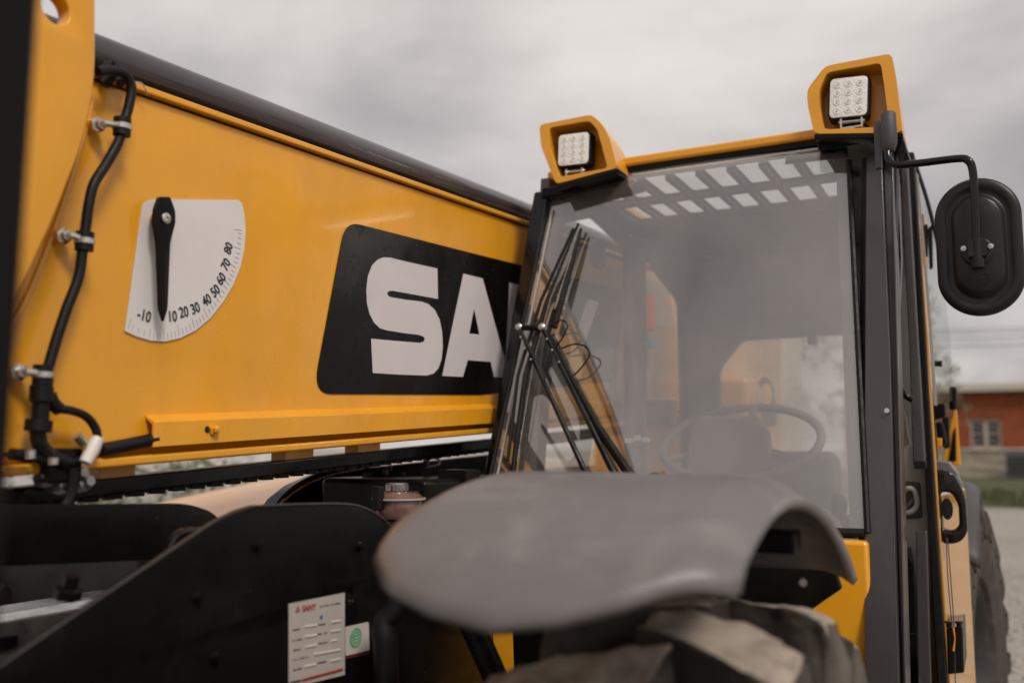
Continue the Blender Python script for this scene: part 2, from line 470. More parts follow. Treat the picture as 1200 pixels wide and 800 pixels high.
Spts = c4([(430, 306), (352, 289), (282, 272), (262, 271), (243, 279), (226, 296), (213, 330), (208, 372), (210, 415), (218, 448), (232, 475), (250, 492), (272, 499),
           (330, 508), (372, 513), (386, 518), (391, 526), (388, 534), (376, 538), (300, 532), (223, 525), (228, 632), (310, 637), (396, 640), (418, 634), (433, 618), (443, 590), (447, 550), (445, 505), (437, 465), (422, 435), (402, 417), (380, 409), (335, 404), (292, 397), (279, 394), (273, 386), (276, 378), (288, 375), (350, 386), (432, 401)])
Apts = c4([(512, 322), (572, 337), (608, 470), (656, 646), (608, 645), (597, 597), (525, 592), (510, 644), (446, 641), (478, 483)])
Ahole = c4([(545, 430), (530, 509), (562, 512)])


def pl(pts): return [bp(x, y) for x, y in pts]


Npts = pl([(596, 331.5), (612, 335), (625, 385), (627, 338), (641, 341), (636, 442.5), (622, 442.5), (609, 390), (606, 442), (591, 442)])
Ypts = pl([(646, 342), (661, 345), (676, 385), (688, 350.5), (701.5, 353.5), (683, 405), (680, 443.5), (665.5, 443.5), (668, 403)])
lt = []
for lp in ([Spts], [Apts, Ahole], [Npts], [Ypts]):
    o_ = sheet('lettering', lp, U, V3, M['white'], decal, .0008, off=.0026)

# ---- gauge
gp = [bp(*p) for p in [(165, 246), (167, 239), (173, 235), (181, 233.5), (278, 234.5), (282, 238), (285, 250), (286.5, 270), (285, 292), (280, 314), (272, 334), (260, 354), (245, 373), (228, 387), (210, 396), (192, 400), (175, 399), (158, 394), (145, 388)]]
gauge = sheet('angle_gauge', [gp], U, V3, M['gauge'], T, .002, off=.001)
piv = bp(192, 256, .004)
nums = [('-10', 169, 370), ('10', 202, 371), ('20', 215.5, 366), ('30', 229, 361.5), ('40', 242.5, 352), ('50', 252.5, 341), ('60', 259.5, 327), ('70', 265, 310), ('80', 268, 291)]
ms = []
for s_, x, y in nums:
    p = bp(x, y, .0036); d = p - piv
    ang = math.atan2(d.z, d.y) + math.pi / 2
    join_text('numeral', [text_mesh(s_, .0255, p, U, V3, rot=ang * .9, bold=.0004, condense=.82)], M['ink'], gauge)

mb = MB()
arcp = [(150, 385), (175, 396), (192, 397), (210, 393), (228, 384), (243, 371), (257, 354), (269, 334), (277, 314), (282, 292), (283.5, 270)]
ap = smooth_path([bp(x, y, .0034) for x, y in arcp], 4)
for i, p in enumerate(ap):
    d = (piv - p); d.x = 0; ln = .018 if i % 4 == 0 else .010
    d = d.normalized(); s_ = Vector((0, -d.z, d.y)) * .0004
    mb.prism([p - s_, p + s_, p + s_ + d * ln, p - s_ + d * ln], (.0003, 0, 0))
mb.build('tick_marks', M['tick'], gauge)
ptr = rounded([bp(*p, .024) for p in [(183, 231), (197, 231), (203, 248), (203, 262), (197, 285), (194, 362), (189, 378), (184, 362), (181, 285), (177, 262), (178, 246)]], .004, 3)
sheet('pointer', [ptr], U, V3, M['black'], gauge, .006, .0015)
pb = bp(194, 256, .030)
MB().lathe(pb, (1, 0, 0), [(0, 0), (.009, 0), (.009, .003), (.0065, .0045), (.003, .005), (.003, .002), (0, .002)], 20).build('pointer_bolt', M['zinc'], gauge)
MB().cyl(bp(183, 255, .002), bp(183, 255, .024), .009, 16).build('pointer_bush', M['yellow2'], gauge)

# ---- hose run, clamps, connectors
hx = .035


def hp(l, d=hx): return [bp(x, y, d) for x, y in l]


MB().tube(smooth_path(hp([(114, 84), (132, 83), (147, 88), (154, 103), (151, 124), (145, 145), (138, 168), (124, 193), (110, 216), (104, 240), (101, 262), (97, 290), (92, 325), (78, 362), (66, 398), (58, 425), (52, 445)])), .0078, 14).build('hydraulic_hose', M['rubber'], T)


def clamp(bx, by, hx_, hy_, r=.0105):
    p, q = bp(bx, by, .012), bp(hx_, hy_, hx)
    mb = MB(); mb.tube([Vector((XB, p.y, p.z)), p + Vector((.006, 0, 0))], .011, 14)
    b_ = mb.build('clamp_boss', M['yellow2'], T)
    e = p + Vector((.02, 0, 0))
    mb = MB(); mb.lathe(p + Vector((.004, 0, 0)), (1, 0, 0), [(0, 0), (.013, 0), (.013, .003), (.0085, .004), (.0085, .012), (0, .013)], 6)
    mb.tube([e, (e + q) / 2 + Vector((.004, 0, 0)), q], .0055, 10)
    mb.build('clamp_bolt', M['zinc'], b_)
    MB().tube([q + Vector((0, .0, .014)), q - Vector((0, .0, .014))], r + .003, 18).build('clamp_sleeve', M['rubber'], b_)
    MB().tube([q + Vector((0, 0, .004)), q - Vector((0, 0, .004))], r + .0045, 18).build('clamp_band', M['zinc'], b_)


clamp(112, 147, 143, 149); clamp(72, 277, 99, 283); clamp(20, 436, 50, 439)
mb = MB(); mb.tube(hp([(52, 440), (50, 452), (49, 452.5), (48, 470), (48, 472), (47, 492), (46.5, 497)]), [.013, .013, .016, .016, .012, .012, .017], 16)
mb.tube(hp([(46, 492), (44, 505)]), .0185, 16)
cn = mb.build('hose_connector', M['rubber'], T)
MB().tube(smooth_path(hp([(44, 500), (46, 518), (54, 530), (66, 538), (78, 542)])), .011, 12).build('lower_hose', M['rubber'], T)
MB().tube(smooth_path(hp([(56, 468), (66, 478), (84, 481), (101, 488), (112, 502), (114, 516), (112, 528)])), [.0065] * 49, 10).build('loop_hose', M['rubber'], T)
MB().tube(smooth_path(hp([(58, 462), (62, 472), (70, 480)])), .010, 10).build('elbow_fitting', M['rubber'], cn)
mb = MB(); mb.tube(hp([(-10, 533), (14, 532)]), .003, 8)
mb.tube(hp([(14, 532), (36, 534)]), .0085, 14)
mb.tube(smooth_path(hp([(34, 534), (58, 540), (82, 542), (100, 536), (112, 530)])), .006, 10)
mb.build('sensor_cable', M['rubber'], T)
MB().tube(hp([(118, 527), (150, 521), (182, 514)], .012), .0105, 14).build('rigid_pipe', M['rubber'], T)
mb = MB(); mb.tube(hp([(100, 542), (108, 527), (115, 513)], .047), [.009, .011, .009], 12)
mb.build('cable_tie_plug', M['whitepl'], T)
for (x, y, dx, dy) in [(90, 510, 8, 10), (35, 527, 0, 10), (62, 536, 0, 8)]:
    MB().tube(hp([(x, y), (x + dx, y + dy)], .046), .007, 8).build('pipe_clip', M['zinc'], T)
mb = MB()
for (x, y) in [(66, 556), (88, 556), (52, 560), (72, 568), (60, 548), (95, 566)]:
    p = bp(x, y, .01); mb.lathe(p, (1, 0, .2), [(0, -.01), (.013, -.01), (.013, .012), (.008, .014), (.008, .022), (0, .022)], 6)
mb.build_each('pipe_union', M['steel'], T)
MB().box(bp(70, 545, .02), (.03, .055, .05)).build('valve_block', M['black'], T, bevel=.004)
MB().tube(smooth_path(hp([(85, 548), (84, 575), (74, 597), (55, 611), (36, 610), (22, 598)])), .008, 10).build('drooping_hose', M['rubber'], T)

# ---- black inner rail beneath the boom
r0 = along(onx(100, 572, -1.30), .5); r1 = along(onx(100, 572, -1.30), 4.2)
mb = MB(); h_ = .014
mb.hexa([r0 + Vector((.02, 0, -h_)), r0 + Vector((.02, 0, h_)), r0 + Vector((-.02, 0, h_)), r0 + Vector((-.02, 0, -h_)),
         r1 + Vector((.02, 0, -h_)), r1 + Vector((.02, 0, h_)), r1 + Vector((-.02, 0, h_)), r1 + Vector((-.02, 0, -h_))])
mb.build('inner_rail', M['blackgloss'], T, bevel=.004)
for (x0, x1) in [(118, 160), (335, 368), (420, 446)]:
    p = onx((x0 + x1) / 2, 545, -1.29); w = abs(onx(x1, 545, -1.29).y - onx(x0, 545, -1.29).y)
    MB().box((p.x - .02, p.y, along(bot, p.y).z - .01), (.04, w, .05)).build('rail_hanger', M['yellow2'], T, bevel=.003)
# chain links under the rail
mb = MB()
mb.hexa([Vector((-1.283 + a_, y_, along(r0, y_).z - .014 + c_)) for y_ in (.8, 3.5) for a_, c_ in ((0, -.003), (0, .003), (-.006, .003), (-.006, -.003))])
for i in range(60):
    y = .8 + i * .045; mb.box((-1.285, y, along(r0, y).z - .017), (.012, .03, .008))
mb.build('drag_chain', M['black'], T)

# =================================================================== chassis
XF = -.95
fp = rounded([onx(-120, 862, XF), onx(262, 606, XF), onx(300, 592, XF), onx(404, 590, XF), onx(440, 600, XF), onx(484, 645, XF), onx(575, 760, XF), onx(575, 1010, XF), onx(-120, 1200, XF)],
             [0, .03, .03, .03, .03, .02, .02, 0, 0])
h1 = onx(411, 697, XF)
hl = [h1 + Vector((0, math.cos(t) * .009, math.sin(t) * .013)) for t in [2 * math.pi * k / 24 for k in range(24)]]
plate = sheet('chassis_plate', [fp, hl], U, V3, M['black'], T, .016, .002, off=-.016)
edge = smooth_path([onx(x, y, XF + .001) for x, y in [(-60, 822), (60, 739), (180, 658), (255, 608), (285, 595), (310, 592), (400, 590), (430, 596), (452, 610), (484, 643)]], 4)
MB().tube(edge, .0016, 6).build('worn_edge', M['plastic'], plate)
mb = MB()
for (x, y) in [(300, 640), (420, 640), (230, 700), (250, 770)]:
    mb.lathe(onx(x, y, XF), (1, 0, 0), [(0, 0), (.008, 0), (.008, .002), (.006, .003), (.006, .008), (0, .009)], 6)
mb.build_each('plate_bolt', M['black'], plate)
# data plate
XL_ = XF + .0012
lab = sheet('data_plate', [[onx(338, 707, XL_), onx(403.5, 694, XL_), onx(403.5, 790, XL_), onx(338, 806, XL_)]], U, V3, M['label'], T, .001)


def lp_(x, y):  # crop 330..450 x 680..800 scale 6.667
    return onx(330 + x / 6.667, 680 + y / 6.667, XL_ + .0014)


hor = (lp_(470, 160) - lp_(70, 222)).normalized()
mt_ = [text_mesh('SANY', .0125, lp_(216, 213), hor, V3, thick=.0003, bold=.0004)]
join_text('label_heading', mt_, M['red'], lab)
mb = MB()
for (x0, y0_, x1, y1) in [(124, 200, 112, 246), (124, 200, 140, 236), (112, 246, 124, 236), (140, 236, 124, 236)]:
    a_, b_ = lp_(x0, y0_), lp_(x1, y1); mb.tube([a_, b_], .0009, 5)
mb.build('label_emblem', M['red'], lab)
MB().tube([lp_(160, 775), lp_(475, 690)], .0018, 6).build('label_stripe', M['red'], lab)
mb = MB()
for (x0, y0_, x1, y1, w) in [(300, 203, 470, 172, .0008), (85, 387, 145, 377, .0008), (85, 468, 165, 455, .0008), (85, 545, 148, 535, .0008), (85, 620, 210, 594, .0008), (85, 700, 165, 682, .0008),
                             (280, 346, 345, 338, .0008), (280, 420, 355, 406, .0008), (280, 493, 370, 478, .0008), (280, 645, 348, 630, .0008), (65, 797, 155, 778, .0012)]:
    mb = MB()
    a_, b_ = lp_(x0, y0_), lp_(x1, y1); n_ = max(2, int((b_ - a_).length / .0016))
    for i in range(n_):
        if random.random() < .2 and w < .001: continue
        c_ = a_.lerp(b_, (i + .5) / n_); mb.box(c_, (.0003, .0012 if w < .001 else .0017, random.uniform(.0014, .0021) if w < .001 else .0028))
    mb.build('printed_line', M['ink'], lab)
mb = MB()
for (x0, y0_, x1, y1) in [(180, 360, 275, 348), (180, 440, 275, 425), (185, 520, 275, 503), (250, 578, 460, 540), (175, 672, 270, 655), (385, 325, 462, 314), (385, 398, 462, 386), (385, 474, 430, 464), (380, 628, 460, 612)]:
    a_, b_ = lp_(x0, y0_), lp_(x1, y1); mb.tube([a_ - Vector((.001, 0, .0)), b_ - Vector((.001, 0, 0))], .0022, 8)
mb.build_each('label_field', M['label_light'], lab)
mb = MB(); mb.lathe(lp_(310, 286), (1, 0, 0), [(0, .0002), (.0032, .0002), (.0034, 0)], 16); mb.build('label_dot', M['blue'], lab)
st = sheet('round_seal_sticker', [rounded([onx(403.8, 734, XL_), onx(431, 728, XL_), onx(432, 761, XL_), onx(403.8, 768, XL_)], .004)], U, V3, M['label_light'], T, .0008, off=.0012)
mb = MB(); cc = onx(417, 747, XL_ + .0024)
mb.lathe(cc, (1, 0, 0), [(0, .0003), (.0155, .0003), (.0158, 0)], 32); mb.build('seal_print', M['green'], st)
mb = MB(); mb.lathe(cc + Vector((.0004, 0, 0)), (1, 0, 0), [(.0105, .0), (.0105, .0003), (.0116, .0003), (.0116, 0)], 32)
for dz_ in (-.004, .001, .006): mb.box(cc + Vector((.0006, 0, dz_)), (.0003, .011, .0016))
mb.build('seal_ring', M['label_light'], st)
sheet('corner_stickers', [[onx(403.9, 770, XL_), onx(432, 763.5, XL_), onx(432, 764.5, XL_), onx(403.9, 771, XL_)]], U, V3, M['red'], st, .0006, off=.0012)

# steel deck behind the plate
mb = MB()
mb.box((-1.33, 1.1, EYE.z - .30), (.72, 1.6, .012))
mb.build('chassis_deck', M['steel'], T, bevel=.002)
mb = MB()
p = onx(0, 662, -1.32)
for i in range(34):
    y = .75 + i * .035 + random.uniform(-.01, .01)
    mb.box((-1.33 + random.uniform(-.02, .02), y, EYE.z - .286), (random.uniform(.02, .05), random.uniform(.01, .03), random.uniform(.008, .02)))
tag(mb.build('grease_debris', M['black'], T, bevel=.002), kind='stuff')
MB().box((-1.36, 1.2, EYE.z - .275), (.07, 1.4, .04)).build('deck_rail', M['steel'], T, bevel=.004)
q = onx(78, 700, -1.10)
mb = MB(); mb.lathe(q, (0.3, 0, 1), [(0, 0), (.018, 0), (.018, .012), (.010, .014), (.010, .03), (0, .03)], 6); mb.build('deck_bolt', M['black'], T)
q = onx(222, 628, -1.10)
mb = MB(); mb.tube(smooth_path([onx(195, 650, -1.12), onx(205, 630, -1.12), onx(222, 624, -1.12), onx(236, 625, -1.12)]), .010, 10); mb.build('brake_pipe', M['blackgloss'], T)
# black tray plate
tr_ = rounded([onx(-120, 592, -1.2), onx(214, 589, -1.2), onx(246, 600, -1.2), onx(262, 622, -1.2), onx(262, 652, -1.2), onx(-120, 668, -1.2)], [0, .05, .05, .03, 0, 0])
sheet('tray_plate', [tr_], U, V3, M['black'], T, .012, .002)
# dark main beams below the boom
MB().box((-1.44, 2.4, EYE.z - .45), (.10, 3.4, .36)).build('chassis_beam', M['black'], T, bevel=.01)
MB().box((-1.30, 2.35, EYE.z - .22), (.30, 1.1, .30)).build('chassis_crossmember', M['black'], T, bevel=.015)
mb = MB()
bk = rounded([onx(436, 548, -1.38), onx(620, 528, -1.38), onx(620, 720, -1.38), onx(436, 720, -1.38)], .02)
mb.prism(bk, (-.03, 0, 0)); mb.build('bulkhead', M['black'], T)
mb = MB()
for (x, y, r) in [(548, 541, .01), (690 - 190, 553, .008), (505, 548, .006), (520, 556, .007)]:
    mb.lathe(onx(x - 50, y, -1.36), (1, 0, 0), [(0, 0), (r, 0), (r, .01), (0, .01)], 6)
mb.build_each('bulkhead_bolt', M['steel'], T)
mb = MB(); mb.tube(smooth_path([onx(372, 548, -1.34), onx(405, 541, -1.34), onx(450, 538, -1.34), onx(500, 537, -1.34)], 6), .003, 6)
mb.tube(smooth_path([onx(500, 547, -1.34), onx(515, 543, -1.34), onx(512, 537, -1.34), onx(498, 538, -1.34)], 6), .003, 6)
mb.build('fuel_line', M['zinc'], T)

# reservoir
rc = onx(467, 607, -1.16)
res = MB().lathe(rc, (0, 0, 1), [(0, 0), (.046, 0), (.050, .006), (.051, .040), (.048, .045)], 36).build('fluid_reservoir', M['amberfluid'], T)
MB().lathe(rc + Vector((0, 0, .040)), (0, 0, 1), [(.050, 0), (.056, .001), (.057, .005), (.050, .007), (.044, .013), (.028, .017), (0, .018)], 36).build('reservoir_lid', M['amberfluid'], res)
MB().lathe(rc + Vector((0, 0, .040)), (0, 0, 1), [(.051, 0), (.058, .0), (.058, .004), (.051, .004)], 36).build('lid_rim', M['interior_light'], res)
MB().lathe(rc + Vector((-.005, 0, .057)), (0, 0, 1), [(.024, 0), (.026, .002), (.026, .015), (.023, .018), (0, .018)], 18).build('reservoir_cap', M['steel'], res)
MB().box(rc + Vector((0, .0, -.008)), (.16, .17, .012)).build('reservoir_shelf', M['blackgloss'], T, bevel=.002)
MB().box(rc + Vector((-.01, -.062, .045)), (.02, .02, .05)).build('reservoir_bracket', M['rubber'], T, bevel=.003)
MB().box(rc + Vector((-.02, .075, .052)), (.02, .10, .004)).build('reservoir_strap', M['steel'], T)
# small box beside the cab
pz = onx(532, 595, -1.15)
MB().box(pz + Vector((0, 0, .0)), (.08, .085, .075)).build('battery_isolator', M['plastic'], T, bevel=.006)
pz = onx(538, 562, -1.18)
MB().box(pz, (.08, .07, .05)).build('relay_box', M['black'], T, bevel=.004)

# engine hood on the far side
mb = MB(); g = []
for i in range(15):
    t = i / 14; x = -2.62 + t * .98
    row = []
    for j in range(25):
        w = j / 24; y = 1.55 + w * 2.6
        z = EYE.z - .07 - .20 * (1 - w) ** 2.2 * 1.2 + .03 * math.sin(t * math.pi)
        z -= .20 * max(0, (abs(t - .5) - .40) / .10) ** 2
        row.append(Vector((x, y, z)))
    g.append(row)
mb.grid(g); hood = mb.build('engine_hood', M['yellow2'], T, solid=.01, offset=-1)
MB().box((-2.13, 2.85, .86), (.97, 2.58, .5)).build('engine_side_panel', M['yellow2'], T, bevel=.03)
MB().box((-2.13, 1.50, .95), (.90, .05, .42)).build('radiator_grille', M['plastic'], T, bevel=.01)
arc = [(322, 600), (332, 585), (352, 569), (378, 557), (405, 550), (436, 545)]
ar = [onx(x, y, -1.55) for x, y in arc]
mb = MB(); mb.prism(ar + [onx(520, 544, -1.55), onx(520, 640, -1.55), onx(322, 640, -1.55)], (-.05, 0, 0)); mb.build('inner_wheel_arch', M['blackgloss'], T)
mb = MB(); mb.tube(smooth_path([onx(x, y + 3, -1.535) for x, y in arc]), .0028, 6); mb.build('arch_highlight', M['zinc'], T)  # pale tube laid in as the bright highlight along the arch edge
mb = MB(); mb.tube(smooth_path([onx(x, y - 3, -1.56) for x, y in arc]), .006, 8); mb.build('arch_seal', M['rubber'], T)


# =================================================================== wheels and fenders
def tyre_parts(cx, cy, cz, ro, w, parent, yaw=0, nl=20, lug=.045, name='front_wheel'):
    wb = bpy.data.objects.new(name, None)
    rot = Matrix.Rotation(yaw, 4, 'Z'); mt = Matrix.Translation((cx, cy, cz)) @ rot
    lug = .072 if nl == 16 else .05; h = w / 2; rb = ro - lug
    prof = [(rb * .56, -h * .62), (rb * .60, -h * .86), (rb * .72, -h * 1.0), (rb * .86, -h * 1.0), (rb * .94, -h * .92), (rb * .985, -h * .74), (rb, -h * .35), (rb, h * .35), (rb * .985, h * .74), (rb * .94, h * .92), (rb * .86, h), (rb * .72, h), (rb * .60, h * .86), (rb * .56, h * .62)]
    mb = MB(); mb.lathe((0, 0, 0), (1, 0, 0), prof, 72)
    # lugs
    for i in range(nl * 2):
        side = 1 if i % 2 else -1; th0 = math.pi * i / nl
        sec = []
        for (xx, off, top) in [(-.16, .10, 1.0), (.15, .06, 1.0), (.45, .0, 1.0), (.72, -.05, .995), (.93, -.08, .975), (1.04, -.085, .90), (1.02, -.085, .84)]:
            half = 1.5 / nl if xx < .5 else 1.7 / nl
            th = th0 + off * .75
            rbot = rb * (.985 if xx < .8 else (.93 if xx < .98 else .84))
            X = side * xx * h
            rt_ = ro * top if xx < .98 else (rb * .93 if xx > 1.03 else rb * .86)
            if xx > 1.0: X = side * h * (1.05 if xx > 1.03 else 1.005)
            sec.append([(X, rbot, th - half), (X, rt_, th - half * .78), (X, rt_, th + half * .78), (X, rbot, th + half)])
        vs = [[mb.bm.verts.new((X, r_ * math.sin(t_), r_ * math.cos(t_))) for X, r_, t_ in s_] for s_ in sec]
        for a_ in range(len(vs) - 1):
            for b_ in range(3): mb.bm.faces.new((vs[a_][b_], vs[a_][b_ + 1], vs[a_ + 1][b_ + 1], vs[a_ + 1][b_]))
        mb.bm.faces.new(vs[0]); mb.bm.faces.new(vs[-1])
    for v in mb.bm.verts:
        n_ = noise.noise(v.co * 9) * .004; v.co += v.co.normalized() * n_
    mb.bm.transform(mt)
    inv = mt.inverted(); lf = [i for i, f in enumerate(mb.bm.faces) if (lambda c: math.hypot(c.y, c.z) > ro * .965)(inv @ f.calc_center_median())]
    ty = mb.build(name, M['tyre'], parent, bevel=.015, ang=50)
    ty.data.materials.append(M['lugtop'])
    for i in (lf if nl == 16 else []): ty.data.polygons[i].material_index = 1
    if nl == 16:   # the tyre nearest the camera gets worn, uneven rubber
        d = ty.modifiers.new('fine', 'SUBSURF'); d.subdivision_type = 'CATMULL_CLARK'; d.levels = d.render_levels = 2
        tx = bpy.data.textures.new('wear', 'CLOUDS'); tx.noise_scale = .035; tx.noise_depth = 3
        d = ty.modifiers.new('wear', 'DISPLACE'); d.texture = tx; d.texture_coords = 'LOCAL'; d.strength = .016; d.mid_level = .5
    mb = MB()
    mb.lathe((0, 0, 0), (1, 0, 0), [(rb * .58, h * .66), (rb * .60, h * .72), (rb * .56, h * .74), (rb * .53, h * .60), (rb * .50, h * .1), (rb * .36, h * .02), (rb * .30, h * .25), (rb * .16, h * .28), (.0, h * .3)], 56)
    mb.lathe((0, 0, 0), (1, 0, 0), [(rb * .58, -h * .66), (rb * .50, -h * .6), (rb * .50, h * .1)], 56)
    mb.bm.transform(mt); mb.build('rim', M['rim'], ty)
    mb = MB()
    for k in range(10):
        t_ = 2 * math.pi * k / 10
        mb.lathe((h * .27, rb * .23 * math.sin(t_), rb * .23 * math.cos(t_)), (1, 0, 0), [(0, 0), (.013, 0), (.013, .018), (.009, .02), (.009, .03), (0, .03)], 6)
    mb.bm.transform(mt); mb.build_each('wheel_nut', M['steel'], ty)
    return ty


tyre_parts(-.335, 1.10, .600, .600, .32, T, 0, 16)
FR = .745; FC = Vector((0, 1.10, .60))
front_lim = [(-.62, .97), (-.605, .88), (-.575, .80), (-.53, .755), (-.47, .733), (-.40, .722), (-.34, .735), (-.29, .757), (-.25, .782), (-.22, .805), (-.195, .835)]


def interp(tab, x):
    for (a_, b_), (c_, d_) in zip(tab, tab[1:]):
        if a_ <= x <= c_: t = (x - a_) / (c_ - a_); return b_ + (d_ - b_) * t
    return tab[0][1] if x < tab[0][0] else tab[-1][1]


def fender_grid(x0, x1, cy, cz, r, lim, yrear, nx=30, ny=44, lip=.028):
    g = []
    for i in range(nx + 1):
        t = i / nx; x = x0 + (x1 - x0) * t
        e = min(t, 1 - t) * (x1 - x0)
        dr = -lip * max(0, 1 - e / .06) ** 2
        ys = interp(lim, x) if lim else cy - (yrear - cy)
        row = []
        for j in range(ny + 1):
            w = j / ny; y = ys + (yrear - ys) * w
            a_ = (y - cy) / r
            z = cz + (r + dr) * math.sqrt(max(.02, 1 - a_ * a_))
            ef = (y - ys); z -= .012 * max(0, 1 - ef / .03) ** 2
            z += .0035 * math.sin(y * 9 + x * 4) * 1.0
            row.append(Vector((x, y, z)))
        g.append(row)
    return g


fen = MB().grid(fender_grid(-.62, -.205, 1.10, .605, .742, front_lim, 1.54, nx=48, ny=60)).build('front_fender', M['fender'], T, solid=.012, offset=-1, ang=80)
# fender bracket, bolts beneath
mb = MB(); mb.box((-.40, 1.32, 1.255), (.30, .05, .03)); mb.box((-.36, 1.32, 1.21), (.04, .05, .10))
mb.build_each('fender_bracket', M['black'], T, bevel=.004)
p = ony(941, 681, 1.33)
mb = MB(); mb.lathe(p, (.2, -1, 0), [(0, -.02), (.003, -.02), (.003, .01), (.0055, .01), (.0055, .014), (0, .014)], 6); mb.build('bracket_bolt', M['steel'], T)
slab('inner_mudguard', [(560, 590, 1.70), (900, 590, 1.70), (945, 600, 1.70), (965, 625, 1.70), (986, 690, 1.70), (968, 702, 1.70), (950, 715, 1.70), (945, 1100, 1.70), (612, 1100, 1.70), (600, 740, 1.70), (560, 722, 1.70)], M['black'], .02, .004)
MB().tube([(-.80, 1.1, .60), (-.30, 1.1, .64)], .13, 24).build('axle_hub', M['black'], T)
MB().box((-1.24, 1.1, .62), (1.1, .22, .24)).build('front_axle', M['black'], T, bevel=.04)
mb = MB(); mb.tube(smooth_path([onx(455, 860, -.88), onx(452, 760, -.88), onx(456, 722, -.88), (-.80, 1.32, 1.16), (-.7, 1.4, .9)], 8), .020, 14); mb.build('steering_hose', M['rubber'], T)

rw = tyre_parts(-.22, 3.75, .60, .60, .30, T, R(-6), 20, .045, 'rear_wheel')
rf = MB().grid(fender_grid(-.46, -.075, 3.80, .56, .70, None, 4.3, nx=20, ny=40)).build('rear_fender', M['plastic'], T, solid=.012, offset=-1, ang=80)
# opposite wheels (seen beneath the boom at most)
tyre_parts(-2.25, 1.10, .600, .600, .32, T, 0)
tyre_parts(-2.30, 3.75, .60, .60, .30, T, R(-6), 20, .045, 'rear_wheel')

# =================================================================== cab
ws_bl, ws_br = ony(568, 600, 2.085), ony(1008, 640, 2.085)
ZB = ony(1005, 612, 2.10).z
XLb, XRb = -1.165, -.262         # glass edges at the bottom
ZT = ony(1002, 186, 2.38).z
XLt, XRt = -1.115, -.305


def wsp(u, z):
    """point of the windscreen sheet: u 0..1 across, z height (upper part curls back into the roof)"""
    t = (z - ZB) / (ZT - ZB)
    x = (XLb + (XLt - XLb) * t) * (1 - u) + (XRb + (XRt - XRb) * t) * u
    y = 2.10 + .28 * t + .015 * t * t - .02 * math.sin(u * math.pi)
    return Vector((x, y, z))


g = []
for i in range(33):
    u = i / 32; row = []
    for j in range(20):
        row.append(wsp(u, ZB - .02 + (ZT + .02 - ZB) * j / 19))
    pt = row[-1]
    for k in range(1, 9):
        a_ = k / 8 * R(62); rr = .075
        row.append(pt + Vector((0, rr * (1 - math.cos(a_)) + k * .003, rr * math.sin(a_))))
    g.append(row)
wsn = MB().grid(g).build('windscreen', M['glass'], T, ang=80)
wstop = g[0][-1].z; wsy = g[16][-1].y
# frit band on the inside of the glass (right and left)
mb = MB()
for (u0, u1) in ((.968, 1.0), (0.0, .055)):
    gg = [[wsp(u0 + (u1 - u0) * i / 3, ZB - .02 + (ZT + .01 - ZB) * j / 14) + Vector((0, .004, 0)) for j in range(15)] for i in range(4)]
    mb.grid(gg)
mb.build('frit_band', M['frame'], wsn, ang=80)
mb = MB()
for (u0, u1) in ((0, .27), (.80, 1.0)):
    gg = []
    for i in range(9):
        u = u0 + (u1 - u0) * i / 8; k = g[round(u * 32)]
        gg.append([p_ + Vector((0, .012, -.004)) for p_ in k[21:]])
    mb.grid(gg)
mb.build('corner_mask', M['blackgloss'], wsn, ang=80)
# seals
mb = MB()
mb.tube([wsp(1.0, ZB - .02) + Vector((.006, -.004, 0)), wsp(1.0, ZT) + Vector((.006, -.004, 0))], .007, 8)
mb.tube([wsp(0, ZB - .02) + Vector((-.004, -.004, 0)), wsp(0, ZT) + Vector((-.004, -.004, 0))], .006, 8)
mb.tube([wsp(u / 10, ZB - .02) + Vector((0, -.004, 0)) for u in range(11)], .009, 8)
mb.build('windscreen_seal', M['rubber'], wsn)
mb = MB(); mb.tube([wsp(0.018, ZB - .1) + Vector((0, -.005, 0)), wsp(.018, ZT - .03) + Vector((0, -.005, 0))], .0030, 8); mb.build('drip_strip', M['interior_light'], wsn)


def post(name, pts_b, pts_t, mat, depth=.07, bevel=.006, parent=T):
    """prism between a bottom quad edge and a top quad edge, grown rearwards"""
    (x0, x1, yb, zb), (x2, x3, yt, zt) = pts_b, pts_t
    D = Vector((0, depth, 0))
    b0_, b1_, t1_, t0_ = Vector((x0, yb, zb)), Vector((x1, yb, zb)), Vector((x3, yt, zt)), Vector((x2, yt, zt))
    return MB().hexa([b0_, b1_, t1_, t0_, b0_ + D, b1_ + D, t1_ + D, t0_ + D]).build(name, mat, parent, bevel=bevel)


# left front pillar
post('left_front_pillar', (-1.215, -1.168, 2.06, ZB - .25), (-1.165, -1.118, 2.385, ZT + .03), M['blackgloss'], .06)


Pr = slab('right_front_pillar', [(1015, 182, 2.385), (1033, 175, 2.385), (1043, 420, 2.21), (1052, 800, 2.00), (1056, 960, 1.98), (1018, 960, 1.98), (1014, 800, 2.00), (1012, 560, 2.13)], M['frame'], .05)
slab('pillar_return', [(1034, 172, 2.41), (1046, 168, 2.41), (1062, 800, 2.05), (1064, 960, 2.02), (1053, 960, 2.02), (1044, 420, 2.24)], M['frame'], .10, parent=Pr)
slab('pillar_groove', [(1010, 185, 2.39), (1015.5, 184, 2.39), (1014, 560, 2.13), (1018, 960, 1.99), (1008, 960, 1.99), (1006, 620, 2.11), (1007, 400, 2.25)], M['rubber'], .03, bevel=.001, parent=Pr)
mb = MB(); mb.lathe(ony(1039, 481, 2.165), (0, -1, 0), [(0, .0012), (.005, .001), (.0055, 0)], 12); mb.build('paint_dot', M['label_light'], Pr)
